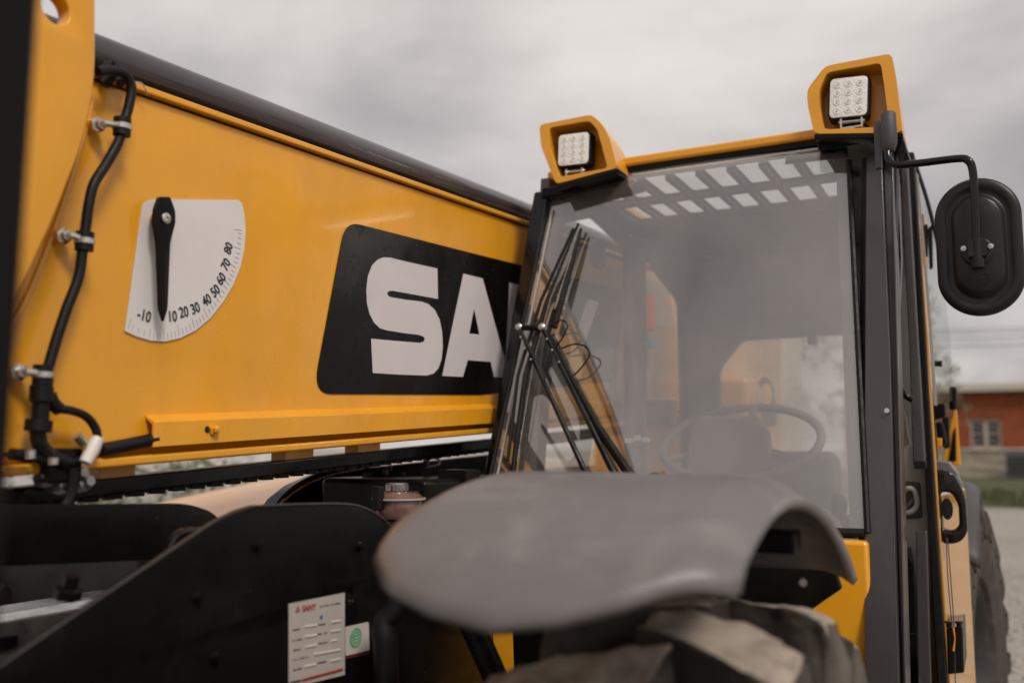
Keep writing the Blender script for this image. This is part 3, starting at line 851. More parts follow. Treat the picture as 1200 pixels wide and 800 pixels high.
for i, y in enumerate((230, 330, 430, 545, 660, 760)):
    Y = 2.41 - (y - 170) / 630 * .36
    MB().lathe(ony(1039 + (y - 170) * .022, y, Y - .001), (0, -1, 0), [(0, .0018), (.003, .0018), (.0042, .0006), (.0044, 0)], 12).build('pillar_screw', M['plastic'], Pr)
# front panel below the windscreen
MB().hexa([Vector((-1.16, 2.06, ZB - .034)), Vector((-.252, 2.06, ZB - .034)), Vector((-.232, 2.00, .55)), Vector((-1.16, 2.00, .55)),
           Vector((-1.16, 2.12, ZB - .034)), Vector((-.252, 2.12, ZB - .034)), Vector((-.232, 2.06, .55)), Vector((-1.16, 2.06, .55))]).build('front_cowl', M['yellow'], T, bevel=.01)
mb = MB(); mb.tube([ony(577, 733, 2.03), ony(577, 830, 2.02)], .002, 6); mb.tube([ony(577, 733, 2.03), ony(635, 733, 2.03)], .002, 6); mb.build('cowl_joint', M['black'], T)
# cab floor, rear wall, roof, left side
ZR = wstop + .012
YBK = 3.75
MB().box((-.70, 2.95, .62), (.92, 1.6, .05)).build('cab_floor', M['plastic'], T, bevel=.01)
# rear wall with window opening
rwl = [Vector((-1.165, YBK, .62)), Vector((-.235, YBK, .62)), Vector((-.25, YBK, ZR - .001)), Vector((-1.165, YBK, ZR - .001))]
zt_ = ony(930, 394, YBK).z; zb_ = ony(930, 600, YBK).z
win = rounded([ony(846, 600, YBK), ony(841, 432, YBK), ony(868, 398, YBK), Vector((-.34, YBK, zt_)), Vector((-.34, YBK, zb_))], .03)
sheet('rear_wall', [rwl, win], (1, 0, 0), V3, M['interior'], T, .05, .004, off=-.05)
MB().prism([Vector((-1.08, YBK + .06, zb_)), Vector((-.32, YBK + .06, zb_)), Vector((-.32, YBK + .06, zt_ + .02)), Vector((-1.08, YBK + .06, zt_ + .02))], (0, .004, 0)).build('rear_window', M['rearglass'], T)
p = ony(952, 398, YBK - .02); MB().box(p - Vector((0, 0, .005)), (.035, .03, .03)).build('window_latch', M['plastic'], T, bevel=.004)
# left side wall with two openings
XS = -1.13


def ls(px, py): return onx(px, py, XS)


lsw = [Vector((XS, 2.24, .62)), Vector((XS, YBK, .62)), Vector((XS, YBK, ZR - .001)), Vector((XS, 2.42, ZR - .001))]
o1 = rounded([ls(662, 262), ls(700, 254), ls(738, 290), ls(742, 560), ls(615, 580), Vector((XS, 2.33, EYE.z + .15))], .03)
o2 = rounded([ls(757, 290), ls(772, 315), ls(800, 352), ls(809, 420), ls(813, 560), ls(758, 560)], .03)
sheet('left_side_wall', [lsw, o1, o2], U, V3, M['interior'], T, .03, .003, off=-.03)
MB().prism([Vector((XS - .02, 2.36, ZB - .1)), Vector((XS - .02, 3.7, ZB - .1)), Vector((XS - .02, 3.7, ZT)), Vector((XS - .02, 2.45, ZT))], (.004, 0, 0)).build('left_window', M['sideglass'], T)
# roof: outer shell with a skylight, inner guard grille
YF = wsy + .01
roofout = [Vector((-1.15, YF, ZR)), Vector((-.24, YF, ZR)), Vector((-.22, YBK + .05, ZR)), Vector((-1.15, YBK + .05, ZR))]
sky_ = rounded([Vector((-1.07, YF + .03, ZR)), Vector((-.32, YF + .03, ZR)), Vector((-.32, YF + .85, ZR)), Vector((-1.07, YF + .85, ZR))], .03)
sheet('roof', [roofout, sky_], (1, 0, 0), (0, 1, 0), M['yellow'], T, .028, .008)
MB().box((-.695, YF + .44, ZR + .012), (.78, .84, .004)).build('skylight', M['sideglass'], T)
# headliner + grille with slots
ZH = ZR - .022
for c in range(9):
    MB().box((-1.055 + c * .087, YF + .27, ZH - .008), (.016, .47, .012)).build('grille_bar', M['plastic'], T)
MB().box((-.70, YF + .258, ZH - .009), (.78, .030, .014)).build('grille_beam', M['plastic'], T)
slots = []
for (y_0, y_1) in ((YF + .035, YF + .24), (YF + .275, YF + .50)):
    for c in range(8):
        x_0 = -1.04 + c * .087; x_1 = x_0 + .064
        slots.append(rounded([Vector((x_0, y_0, ZH)), Vector((x_1, y_0, ZH)), Vector((x_1, y_1, ZH)), Vector((x_0, y_1, ZH))], .01, 3))
hl_ = [Vector((-1.14, YF + .01, ZH)), Vector((-.25, YF + .01, ZH)), Vector((-.25, YBK, ZH)), Vector((-1.14, YBK, ZH))]
sheet('roof_grille', [hl_] + slots, (1, 0, 0), (0, 1, 0), M['plastic'], T, .005, .001)
# pale roof front edge
MB().box((-.70, YF - .008, ZR + .016), (.74, .03, .026)).build('roof_visor', M['yellow'], T, bevel=.008)
MB().box((-.70, YF - .004, ZR - .006), (.80, .02, .016)).build('roof_gutter', M['black'], T, bevel=.002)

# right side: roof rail, door
MB().hexa([Vector((-.215, YF, ZR - .01)), Vector((-.205, YF, ZR + .05)), Vector((-.26, YF, ZR + .05)), Vector((-.26, YF, ZR - .01)),
           Vector((-.205, YBK, ZR - .01)), Vector((-.195, YBK, ZR + .03)), Vector((-.26, YBK, ZR + .03)), Vector((-.26, YBK, ZR - .01))]).build('roof_side_rail', M['yellow2'], T, bevel=.006)
MB().tube([Vector((-.212, YF + .02, ZR - .02)), Vector((-.205, YBK, ZR - .02))], .012, 10).build('roof_side_seal', M['rubber'], T)
# door assembly, slightly ajar slabs seen edge-on
door = slab('door', [(1054, 185, 2.62), (1063, 184, 2.62), (1076, 400, 2.58), (1085, 545, 2.55), (1070, 545, 2.55), (1065, 400, 2.58)], M['frame'], .04, .004)
slab('door_seal', [(1062, 178, 2.72), (1071, 178, 2.72), (1085, 400, 2.66), (1096, 590, 2.6), (1110, 800, 2.57), (1120, 960, 2.55), (1106, 960, 2.55), (1098, 800, 2.57), (1086, 590, 2.6), (1076, 400, 2.66)], M['rubber'], .05, .004, parent=door)
slab('door_edge', [(1071, 205, 2.76), (1073, 205, 2.76), (1088.5, 400, 2.68), (1100, 590, 2.62), (1114, 800, 2.60), (1123, 960, 2.60), (1119, 960, 2.60), (1109, 800, 2.60), (1095, 590, 2.62), (1084, 400, 2.68)], M['yellow3'], .03, .001, parent=door)
slab('door_foot', [(1071, 540, 2.53), (1085, 540, 2.53), (1085, 549, 2.53), (1071, 549, 2.53)], M['rubber'], .03, .002, parent=door)
slab('inner_stile', [(1047, 200, 2.48), (1052, 198, 2.48), (1056, 300, 2.42), (1055, 330, 2.42), (1050, 420, 2.38)], M['frame'], .05, .003, parent=door)
slab('door_window', [(1050, 225, 2.9), (1073, 225, 2.9), (1094, 540, 2.9), (1050, 550, 2.9)], M['sideglass'], .004, 0, parent=door)
slab('rear_stile', [(1078, 250, 3.05), (1082, 250, 3.05), (1100, 560, 3.05), (1096, 560, 3.05)], M['frame'], .04, .003, parent=door)
slab('lower_stile', [(1073, 622, 2.52), (1086, 622, 2.52), (1096, 960, 2.46), (1078, 960, 2.46)], M['frame'], .03, .003, parent=door)
slab('door_lining', [(1048, 632, 2.58), (1062, 640, 2.58), (1071, 660, 2.58), (1076, 800, 2.5), (1080, 960, 2.5), (1050, 960, 2.5)], M['blackgloss'], .04, .006, parent=door)
mb = MB(); mb.tube(smooth_path([ony(1066, 640, 2.57), ony(1072, 670, 2.56), ony(1078, 800, 2.49), ony(1083, 960, 2.47)]), .004, 6); mb.build('lining_piping', M['plastic'], door)
mb = MB(); mb.tube(smooth_path([ony(1053, 285, 2.46), ony(1051.5, 350, 2.44), ony(1051.5, 420, 2.42), ony(1054, 450, 2.42), ony(1062, 464, 2.42), ony(1070, 468, 2.42)]), .0075, 12)
mb.build('grab_bar', M['blackgloss'], T)
slab('pillar_seal', [(1046, 172, 2.44), (1051, 172, 2.44), (1052, 540, 2.28), (1049, 640, 2.2), (1046, 560, 2.2)], M['rubber'], .05, .002)
# console inside the door opening
con = slab('side_console', [(1046, 535, 2.66), (1062, 520, 2.66), (1087, 520, 2.66), (1093, 700, 2.66), (1046, 700, 2.66)], M['interior_light'], .05, .010)
slab('console_pocket', [(1048, 563, 2.652), (1078, 565, 2.652), (1081, 606, 2.652), (1048, 610, 2.652)], M['plastic'], .02, .004, parent=con)
mb = MB(); mb.tube(smooth_path([ony(1056, 580, 2.65), ony(1064, 572, 2.64), ony(1072, 576, 2.64), ony(1074, 592, 2.64), ony(1066, 600, 2.64), ony(1056, 600, 2.65)]), .007, 8); mb.build('inner_door_pull', M['interior_light'], con)
mb = MB(); mb.tube([ony(1060, 596, 2.64), ony(1071, 584, 2.64)], .006, 8); mb.build('pull_lever', M['plastic'], con)
slab('door_cushion', [(1050, 482, 2.70), (1060, 480, 2.70), (1067, 522, 2.70), (1050, 530, 2.70)], M['interior_light'], .02, .006, parent=con)
slab('warning_label', [(1057, 748, 2.535), (1066, 748, 2.535), (1067, 768, 2.535), (1058, 769, 2.535)], M['white'], .002, 0, parent=door)
mb = MB(); mb.tube([ony(1057, 742, 2.53), ony(1073, 742, 2.53)], .0015, 6); mb.tube([ony(1060, 784, 2.53), ony(1073, 784, 2.53)], .0015, 6); mb.build('lining_ridge', M['plastic'], door)
# lower body on the right side
MB().hexa([Vector((-.16, 2.62, .45)), Vector((-.16, 2.62, 1.27)), Vector((-.10, 3.15, 1.27)), Vector((-.10, 3.15, .45)),
           Vector((-.19, 2.72, .45)), Vector((-.19, 2.72, 1.27)), Vector((-.19, 3.15, 1.27)), Vector((-.19, 3.15, .45))]).build('side_tank', M['yellow3'], T, bevel=.02)
slab('battery_box', [(1109, 736, 2.60), (1128, 733, 2.60), (1130, 788, 2.60), (1111, 790, 2.60)], M['blackgloss'], .2, .004)
mb = MB()
for x in (1112, 1124): mb.lathe(ony(x, 734, 2.6), (0, 0, 1), [(0, -.002), (.006, -.002), (.006, .008), (.009, .009), (.009, .013), (0, .014)], 12)
mb.build_each('battery_knob', M['rubber'], T)
mb = MB(); mb.tube(smooth_path([ony(1109, 630, 2.57), ony(1111, 680, 2.57), ony(1116, 735, 2.57)]), .0012, 6); mb.tube(smooth_path([ony(1110.5, 630, 2.57), ony(1115, 690, 2.57), ony(1118, 735, 2.57), ony(1120, 820, 2.57)]), .0012, 6)
mb.build('tie_cord', M['wire'], T)
mb = MB(); mb.tube([ony(1117, 735, 2.565), ony(1119, 748, 2.565), ony(1117, 762, 2.565)], [.0025, .0015, .0025], 8); mb.build('cord_tag', M['amber'], T)

# lower ring-shaped mirror guard
ro_ = rounded([ony(1097, 548, 2.72), ony(1118, 552, 2.72), ony(1131, 578, 2.72), ony(1135, 622, 2.72), ony(1126, 634, 2.72), ony(1104, 636, 2.72)], .02)
ri_ = rounded([ony(1103, 575, 2.72), ony(1116, 576, 2.72), ony(1124, 590, 2.72), ony(1125, 614, 2.72), ony(1118, 620, 2.72), ony(1105, 618, 2.72)], .012)
rg = sheet('lower_mirror', [ro_, ri_], (1, 0, 0), V3, M['blackgloss'], T, .05, .006)
mb = MB(); mb.lathe(ony(1110, 596, 2.735), (0, -1, 0), [(0, -.006), (.013, -.006), (.014, .004), (0, .006)], 20)
for v in mb.bm.verts: v.co.z = (v.co.z - ony(1110, 596, 2.735).z) * 2.0 + ony(1110, 596, 2.735).z
mb.build('mirror_glass', M['plastic'], rg)
slab('mirror_hood', [(1096, 539, 2.74), (1112, 541, 2.74), (1121, 553, 2.74), (1128, 572, 2.74), (1118, 556, 2.74), (1097, 551, 2.74)], M['fender'], .10, .004, parent=rg)
seam = smooth_path([ony(1072, 190, 2.95), ony(1088, 240, 2.95), ony(1102, 300, 2.95), ony(1106, 330, 2.95)], 6)
sw = MB().tube(seam, .0055, 8).build('swing_window', M['rubber'], T)
MB().prism([p_ + Vector((-.002, .004, 0)) for p_ in seam] + [ony(1114, 400, 2.952), ony(1116, 470, 2.952), ony(1096, 470, 2.954), ony(1086, 380, 2.954), ony(1071, 200, 2.954)], (0, .003, 0)).build('swing_pane', M['sideglass'], sw)
slab('swing_frame', [(1072, 200, 2.93), (1076, 205, 2.93), (1092, 380, 2.93), (1098, 475, 2.93), (1094, 475, 2.93), (1087, 380, 2.93)], M['interior_light'], .01, .001, parent=sw)
# black fittings along the rear of the door
f_ = slab('rear_lamp_bracket', [(1092, 474, 3.0), (1107, 472, 3.0), (1108, 488, 3.0), (1094, 492, 3.0)], M['black'], .06, .004)
slab('rear_lamp', [(1096, 494, 2.98), (1105, 494, 2.98), (1110, 520, 2.98), (1100, 526, 2.98)], M['black'], .05, .008, parent=f_)
slab('amber_marker', [(1097, 513, 2.965), (1104, 513, 2.965), (1104, 524, 2.965), (1098, 524, 2.965)], M['amber'], .02, .003, parent=f_)
slab('door_latch', [(1104, 490, 3.02), (1112, 488, 3.02), (1113, 524, 3.02), (1106, 526, 3.02)], M['rubber'], .03, .004)
slab('window_hinge', [(1087, 268, 2.95), (1092, 263, 2.95), (1093, 312, 2.95), (1089, 315, 2.95)], M['rubber'], .03, .003)
slab('hinge_marker', [(1081, 301, 2.95), (1087, 301, 2.95), (1087, 313, 2.95), (1081, 313, 2.95)], M['amber'], .02, .003)
slab('hinge_bracket', [(1079, 264, 2.96), (1087, 262, 2.96), (1087, 300, 2.96), (1080, 299, 2.96)], M['black'], .03, .004)
mb = MB(); mb.cyl(ony(1088, 426, 2.96), ony(1103, 426, 2.96), .008, 12); mb.cyl(ony(1089, 426, 2.96), ony(1091.5, 426, 2.96), .016, 12); mb.cyl(ony(1101, 426, 2.96), ony(1104, 426, 2.96), .009, 12)
mb.build('window_stay', M['rubber'], T)
slab('beacon_stalk', [(1112, 452, 3.3), (1121, 452, 3.3), (1121, 480, 3.3), (1112, 481, 3.3)], M['black'], .04, .01)
slab('rear_brace', [(1118, 480, 3.4), (1121, 480, 3.4), (1126, 545, 3.4), (1106, 545, 3.4), (1104, 540, 3.4)], M['yellow'], .03, .003)
slab('brace_decal', [(1117.5, 505, 3.395), (1120, 500, 3.395), (1120.5, 540, 3.395), (1112, 540, 3.395)], M['decal'], .002, 0)

# ---- steering wheel, dash, seat, tower
sc_ = ony(868, 530, 2.62)
mb = MB(); rr = .215; tl = R(28)
ring = [sc_ + Vector((math.cos(t) * rr, math.sin(t) * rr * math.cos(tl), math.sin(t) * rr * math.sin(tl))) + Vector((0, 0, .03)) for t in [2 * math.pi * k / 48 for k in range(49)]]
mb.tube(ring, .012, 12)
for t in (R(90), R(210), R(330)):
    mb.tube([sc_ + Vector((0, 0, .02)), sc_ + Vector((math.cos(t) * rr, math.sin(t) * rr * math.cos(tl), math.sin(t) * rr * math.sin(tl) + .03))], .012, 8)
mb.tube([sc_ + Vector((0, -.02, -.3)), sc_ + Vector((0, 0, .03))], .035, 16)
mb.build('steering_wheel', M['interior'], T)
mb = MB(); mb.prism([Vector((-.36, 2.20, ZB - .12)), Vector((-.36, 2.30, ZB + .02)), Vector((-.36, 2.48, ZB - .02)), Vector((-.36, 2.55, ZB - .35)), Vector((-.36, 2.2, ZB - .35))], (-.70, 0, 0))
dash = mb.build('dashboard', M['interior'], T, bevel=.02)
slab('instrument_pod', [(808, 500, 2.52), (822, 487, 2.52), (884, 487, 2.52), (898, 505, 2.52), (905, 560, 2.52), (800, 560, 2.52)], M['interior'], .06, .012, parent=dash)
mb = MB()
for (x, y, w_, h_) in [(737, 516, 10, 6), (747, 513, 8, 7), (757, 515, 9, 5)]:
    mb.box(ony(x, y, 2.55), (w_ * .0022, .01, h_ * .0022))
mb.build_each('dash_sticker', M['white'], dash)
mb = MB(); mb.box((-.72, 3.15, .98), (.48, .46, .12)); mb.box((-.72, 3.42, 1.18), (.44, .10, .38), Matrix.Rotation(R(-8), 3, 'X'))
mb.build('driver_seat', M['fabric'], T, bevel=.04)
mb = MB(); mb.tube(smooth_path([Vector((-.45, 3.0, .7)), Vector((-.44, 2.95, 1.05)), Vector((-.43, 2.9, 1.20))]), .012, 10); mb.lathe((-.43, 2.9, 1.2), (0, 0, 1), [(0, -.03), (.02, -.02), (.025, .02), (.015, .045), (0, .05)], 16)
mb.build('joystick', M['rubber'], T)
slab('emergency_hammer', [(756, 345, 3.0), (764, 343, 3.0), (765, 386, 3.0), (757, 388, 3.0)], M['orange'], .03, .004)
slab('hammer_clip', [(757, 398, 3.0), (764, 397, 3.0), (764, 406, 3.0), (757, 407, 3.0)], M['cyan'], .03, .002)
slab('side_pouch', [(757, 468, 3.1), (788, 468, 3.1), (788, 498, 3.1), (757, 498, 3.1)], M['plastic'], .05, .006)
tw = [ony(835, 560, 4.6), ony(832, 380, 4.6), ony(917, 372, 4.6), ony(917, 560, 4.6)]
twr = MB().prism(tw, (0, .5, 0)).build('boom_tower', M['washed_yellow'], T, bevel=.01)
lg = rounded([ony(884, 500, 4.4), ony(886, 452, 4.4), ony(898, 438, 4.4), ony(908, 452, 4.4), ony(912, 500, 4.4)], .03)
lh = [ony(899, 462, 4.4) + Vector((math.cos(t) * .03, 0, math.sin(t) * .05)) for t in [2 * math.pi * k / 20 for k in range(20)]]
sheet('tower_lug', [lg, lh], (1, 0, 0), V3, M['steel'], T, .03, .003)
MB().box((-1.35, 4.55, 1.25), (.75, .8, .9)).build('rear_counterweight', M['yellow2'], T, bevel=.04)
lugp = onx(697, 298, -1.20)
mb = MB(); mb.lathe(lugp, (1, 0, 0), [(0, 0), (.05, 0), (.05, .02), (.02, .022), (.02, .03), (0, .03)], 28); mb.build('boom_pin', M['plastic'], T)


# ---- wipers
def wo(px, py, lift=.02):
    lift = lift * .6
    """pixel on the plane of the windscreen, lifted forwards"""
    d = ray(px, py); n_ = Vector((0, -1, .28 / (ZT - ZB))).normalized(); q0 = Vector((-.7, 2.085, ZB)) + n_ * lift
    return EYE + d * ((q0 - EYE).dot(n_) / d.dot(n_))


wip = MB()
wip.tube([wo(608, 383, .035), wo(690, 562, .03), wo(703, 600, .03)], [.0055, .0075, .009], 8)
wiper = wip.build('wiper', M['blackgloss'], T)
MB().tube([wo(635, 383, .035), wo(715, 545, .03), wo(748, 610, .03)], [.0055, .0085, .010], 8).build('wiper_arm', M['blackgloss'], wiper)
MB().tube([wo(642, 392, .02), wo(700, 500, .02), wo(742, 562, .02), wo(760, 600, .02)], [.006, .010, .012, .012], 8).build('wiper_link', M['black'], wiper)
mb = MB()
mb.tube([wo(678, 262, .014), wo(641, 355, .014), wo(616, 440, .014), wo(601, 555, .014), wo(598, 585, .014)], [.004, .0075, .008, .0075, .006], 8)
mb.tube([wo(672, 268, .012), wo(634, 352, .012), wo(607, 440, .012), wo(595, 540, .012)], .0045, 8)
mb.tube([wo(681, 268, .016), wo(664, 330, .016), wo(650, 384, .016)], [.004, .009, .008], 8)
mb.build('wiper_blade', M['rubber'], wiper)
mb = MB(); mb.tube([wo(679, 264, .022), wo(645, 350, .024), wo(626, 420, .024), wo(606, 540, .022)], [.0011] * 4, 6)
mb.tube([wo(670, 300, .022), wo(650, 362, .026)], .0022, 6)
mb.build('blade_spring', M['zinc'], wiper)
mb = MB()
for (x, y) in [(608, 383), (635, 383)]:
    q = wo(x, y, .04); mb.lathe(q, (0, -1, .25), [(0, -.012), (.0095, -.012), (.0095, .004), (.006, .007), (0, .008)], 16)
mb.build_each('wiper_pivot', M['zinc'], wiper)
MB().tube([wo(608, 384, .03), wo(635, 384, .03)], .008, 8).build('pivot_bridge', M['black'], wiper)
mb = MB(); mb.tube(smooth_path([wo(644, 383, .03), wo(658, 375, .05), wo(665, 382, .055), (wo(659, 396, .05)), wo(652, 405, .03)]), .0022, 6)
mb.tube(smooth_path([wo(658, 408, .03), wo(675, 403, .05), wo(689, 408, .055), wo(690, 418, .05), wo(680, 432, .04), wo(672, 440, .02)]), .0022, 6)
mb.build_each('washer_hose', M['rubber'], wiper)
mb = MB()
for (x, y) in [(610, 395), (615, 408), (622, 421), (641, 397), (647, 410), (655, 424)]:
    mb.lathe(wo(x, y, .043), (0, -1, .2), [(0, -.004), (.0028, -.004), (.0028, .001), (0, .002)], 8)
mb.build_each('wiper_rivet', M['zinc'], wiper)
MB().lathe(wo(767, 560, .01), (0, -.3, 1), [(0, -.03), (.02, -.03), (.018, .0), (.012, .01), (0, .014)], 16).build('washer_jet', M['rubber'], T)


# ---- work lamps in their hoods
def lamp(outer, inner, face, fy, back, yaw_off, brk):
    """outer/inner: px outlines of hood rim; face: px quad of the lamp"""
    O = rounded([ony(x, y, fy) for x, y in outer], .012, 4); I = rounded([ony(x, y, fy) for x, y in inner], .010, 4)
    mb = MB()
    # rim ring as bridged loops resampled to the same count
    def resample(lp, n=64):
        lp = lp + [lp[0]]; ds = [0]
        for a_, b_ in zip(lp, lp[1:]): ds.append(ds[-1] + (b_ - a_).length)
        out = []
        for i in range(n):
            s_ = ds[-1] * i / n; k_ = max(j for j in range(len(ds) - 1) if ds[j] <= s_)
            out.append(lp[k_].lerp(lp[k_ + 1], (s_ - ds[k_]) / max(1e-9, ds[k_ + 1] - ds[k_])))
        return out
    O, I = resample(O), resample(I)
    cO = sum(O, Vector()) / len(O)
    zb0 = min(p.z for p in O)
    B = [Vector((p.x * .985 + cO.x * .015, fy + back * (1.0 - .55 * (p.z - zb0) / (max(q.z for q in O) - zb0)), p.z)) for p in O]
    B = [Vector((p.x, p.y, max(zb0, p.z - .012))) for p in B]
    C = [Vector((p.x * .9 + cO.x * .1, p.y + .012, max(zb0, zb0 + (p.z - zb0) * .86))) for p in B]
    D_ = [Vector((p.x, fy + .075, p.z)) for p in I]
    loops = [C, B, O, I, D_]
    vs = [[mb.bm.verts.new(p) for p in lp] for lp in loops]
    n = 64
    for a_ in range(4):
        for k_ in range(n): mb.bm.faces.new((vs[a_][k_], vs[a_][(k_ + 1) % n], vs[a_ + 1][(k_ + 1) % n], vs[a_ + 1][k_]))
    mb.bm.faces.new(vs[0]); mb.bm.faces.new(vs[-1])
    hood_ = mb.build('lamp_hood', M['yellow'], T, bevel=.003, ang=30)
    fy2 = fy + .012
    F = [ony(x, y, fy2) for x, y in face]
    ux = (F[1] - F[0]).normalized(); c = sum(F, Vector()) / 4; w_ = ((F[1] - F[0]).length + (F[2] - F[3]).length) / 2; h_ = ((F[3] - F[0]).length + (F[2] - F[1]).length) / 2
    uz = Vector((0, 0, 1)); uz = (uz - ux * uz.dot(ux)).normalized()
    def rect(s_): return rounded([c + ux * (sx * w_ / 2 * s_) + uz * (sz * h_ / 2 * s_) for sx, sz in ((-1, -1), (1, -1), (1, 1), (-1, 1))], .014 * s_, 5)
    body = sheet('work_lamp', [rect(1.0)], ux, uz, M['rubber'], T, .035, .003, off=-.037)
    sheet('lamp_reflector', [rect(.90)], ux, uz, M['lampface'], body, .004, .001, off=.0)
    nn = ux.cross(uz)
    mb = MB()
    for i in range(3):
        for j in range(4):
            p_ = c + ux * ((i - 1) * w_ * .27) + uz * ((j - 1.5) * h_ * .20) + nn * .004
            mb.lathe(p_, nn, [(0, .0004), (.0035, .0004), (.0045, .0009), (.0075, .0014), (.008, .001), (.008, 0)], 14)
    mb.build_each('led_cup', M['lampface'], body)
    mb = MB()
    for i in range(3):
        for j in range(4):
            p_ = c + ux * ((i - 1) * w_ * .27) + uz * ((j - 1.5) * h_ * .20) + nn * .005
            mb.lathe(p_, nn, [(0, .002), (.0022, .002), (.0025, 0)], 8)
    mb.build_each('led_chip', M['led'], body)
    ob_ = sorted(outer, key=lambda q_: -q_[1])[:2]; e0, e1 = [ony(x, y, fy - .004) for x, y in sorted(ob_)] if True else None
    if abs(ob_[0][0] - ob_[1][0]) < 40:
        e0, e1 = [ony(x, y, fy - .004) for x, y in (max(outer, key=lambda q_: q_[1]), max(outer, key=lambda q_: q_[0]))]
    MB().hexa([e0, e1, e1 + Vector((0, back + .05, 0)), e0 + Vector((0, back + .05, 0))] + [p_ - Vector((0, 0, .014)) for p_ in (e0, e1, e1 + Vector((0, back + .05, 0)), e0 + Vector((0, back + .05, 0)))]).build('lamp_base', M['black'], T, bevel=.003)
    # bracket
    bc = ony(*brk, fy2)
    mb = MB(); mb.box(bc + ux * -.024 + Vector((0, .005, .004)), (.004, .02, .022)); mb.box(bc + ux * .024 + Vector((0, .005, .004)), (.004, .02, .022)); mb.box(bc + Vector((0, .005, -.008)), (.052, .022, .004))
    mb.lathe(bc + Vector((0, .0, -.010)), (0, 0, -1), [(0, 0), (.009, 0), (.009, .005), (.0055, .006), (.0055, .016), (0, .017)], 6)
    mb.cyl(bc + ux * -.03 + Vector((0, .003, .008)), bc + ux * .03 + Vector((0, .003, .008)), .004, 8)
    mb.build('lamp_bracket', M['zinc'], body)
    MB().tube(smooth_path([bc + ux * .018 + Vector((0, .03, .01)), bc + ux * .036 + Vector((0, .02, -.004)), bc + ux * .040 + Vector((0, .04, -.016)), bc + ux * .030 + Vector((0, .07, -.022))]), .0032, 8).build('lamp_cable', M['rubber'], body)
    MB().box(bc + Vector((0, .02, .012)), (.05, .02, .02)).build('lamp_fin', M['rubber'], body, bevel=.002)


def cr(ox, oy, sc, l): return [(ox + x / sc, oy + y / sc) for x, y in l]


lamp(cr(600, 50, 3.557, [(113, 342), (330, 299), (372, 335), (404, 385), (440, 522), (182, 590), (120, 430)]),
     cr(600, 50, 3.557, [(155, 355), (322, 326), (355, 362), (368, 410), (398, 522), (198, 560), (158, 440)]),
     cr(600, 50, 3.557, [(187, 383), (325, 366), (331, 508), (190, 525)]), 2.335, .17, 0, (673.5, 204))
lamp(cr(900, 50, 3.557, [(163, 195), (238, 98), (515, 45), (532, 130), (562, 375), (192, 380), (165, 260)]),
     cr(900, 50, 3.557, [(213, 200), (246, 124), (470, 84), (486, 190), (506, 350), (234, 362), (215, 260)]),
     cr(900, 50, 3.557, [(240, 150), (415, 130), (432, 305), (260, 330)]), 2.335, .17, 0, (998, 146))
# black lamp ledges
MB().box((-1.075, 2.40, ony(690, 222, 2.4).z), (.12, .06, .03)).build('lamp_ledge', M['black'], T, bevel=.006)
MB().box((-.30, 2.40, ony(1000, 168, 2.4).z), (.14, .06, .025)).build('lamp_ledge', M['black'], T, bevel=.006)

# ---- mirror with arm
slab('mirror_mount', [(1023, 141, 2.30), (1032, 141, 2.30), (1033, 196, 2.30), (1026, 198, 2.30)], M['frame'], .02, .002)
k0 = ony(1041, 132, 2.28); k1 = ony(1042, 178, 2.28)
arm = MB().tube([k0, k0.lerp(k1, .04), k0.lerp(k1, .5), k0.lerp(k1, .8), k0.lerp(k1, .98), k1], [.014, .0165, .0185, .018, .013, .011], 20).build('mirror_arm', M['plastic'], T)
MY = 2.2
MB().tube(smooth_path([ony(1040, 172, 2.28), ony(1041, 186, 2.27), ony(1050, 193, 2.26), ony(1075, 191.5, 2.24), ony(1122, 186, 2.21), ony(1134, 188, MY), ony(1139.5, 198, MY), ony(1142, 225, MY), ony(1144, 262, MY), ony(1145, 302, MY)], 8), .0085, 14).build('arm_tube', M['blackgloss'], arm)
mc = ony(1147.5, 289, MY + .045)
mo = empty('m', (0, 0, 0)); bpy.data.objects.remove(mo)
mb = MB(); n = 64
wM, hM = .0855, .152


def stad(w_, h_, y, k=64):
    out = []
    for i in range(k):
        t = 2 * math.pi * (i + .5) / k
        out.append(mc + Vector((w_ * math.cos(t), y, w_ * math.sin(t) + (h_ - w_) * (1 if math.sin(t) > 0 else -1))))
    return out


ringsM = [stad(wM * .97, hM * .985, .012), stad(wM, hM, .004), stad(wM * .985, hM * .99, -.006), stad(wM * .93, hM * .955, -.011), stad(wM * .80, hM * .88, -.013), stad(wM * .74, hM * .84, -.010), stad(wM * .66, hM * .78, -.006), stad(wM * .60, hM * .74, -.008), stad(wM * .54, hM * .70, -.020), stad(wM * .48, hM * .66, -.024), stad(wM * .2, hM * .4, -.025)]
vs = [[mb.bm.verts.new(p) for p in r_] for r_ in ringsM]
for a_ in range(len(vs) - 1):
    for k_ in range(n): mb.bm.faces.new((vs[a_][k_], vs[a_][(k_ + 1) % n], vs[a_ + 1][(k_ + 1) % n], vs[a_ + 1][k_]))
mb.bm.faces.new(vs[-1]); mb.bm.faces.new(vs[0])
mir = mb.build('wing_mirror', M['blackplastic'], T, ang=60)
mb = MB(); mb.prism(stad(wM * .92, hM * .95, .0125), (0, .002, 0)); mb.build('mirror_glass', M['mirrorglass'], mir)
bq = ony(1145, 291, MY)
mb = MB(); mb.lathe(bq + Vector((.0, .022, -.004)), (0, -1, 0), [(0, -.02), (.034, -.02), (.034, 0), (.028, .006), (0, .008)], 28)
mb.box(bq + Vector((0, .006, .0)), (.034, .03, .036)); mb.tube([bq + Vector((0, 0, .02)), bq + Vector((0, 0, -.022)), bq + Vector((0, 0, -.024)), bq + Vector((0, 0, -.042))], [.0115, .0115, .014, .013], 14)
mb.build('mirror_clamp', M['blackplastic'], mir)
mb = MB()
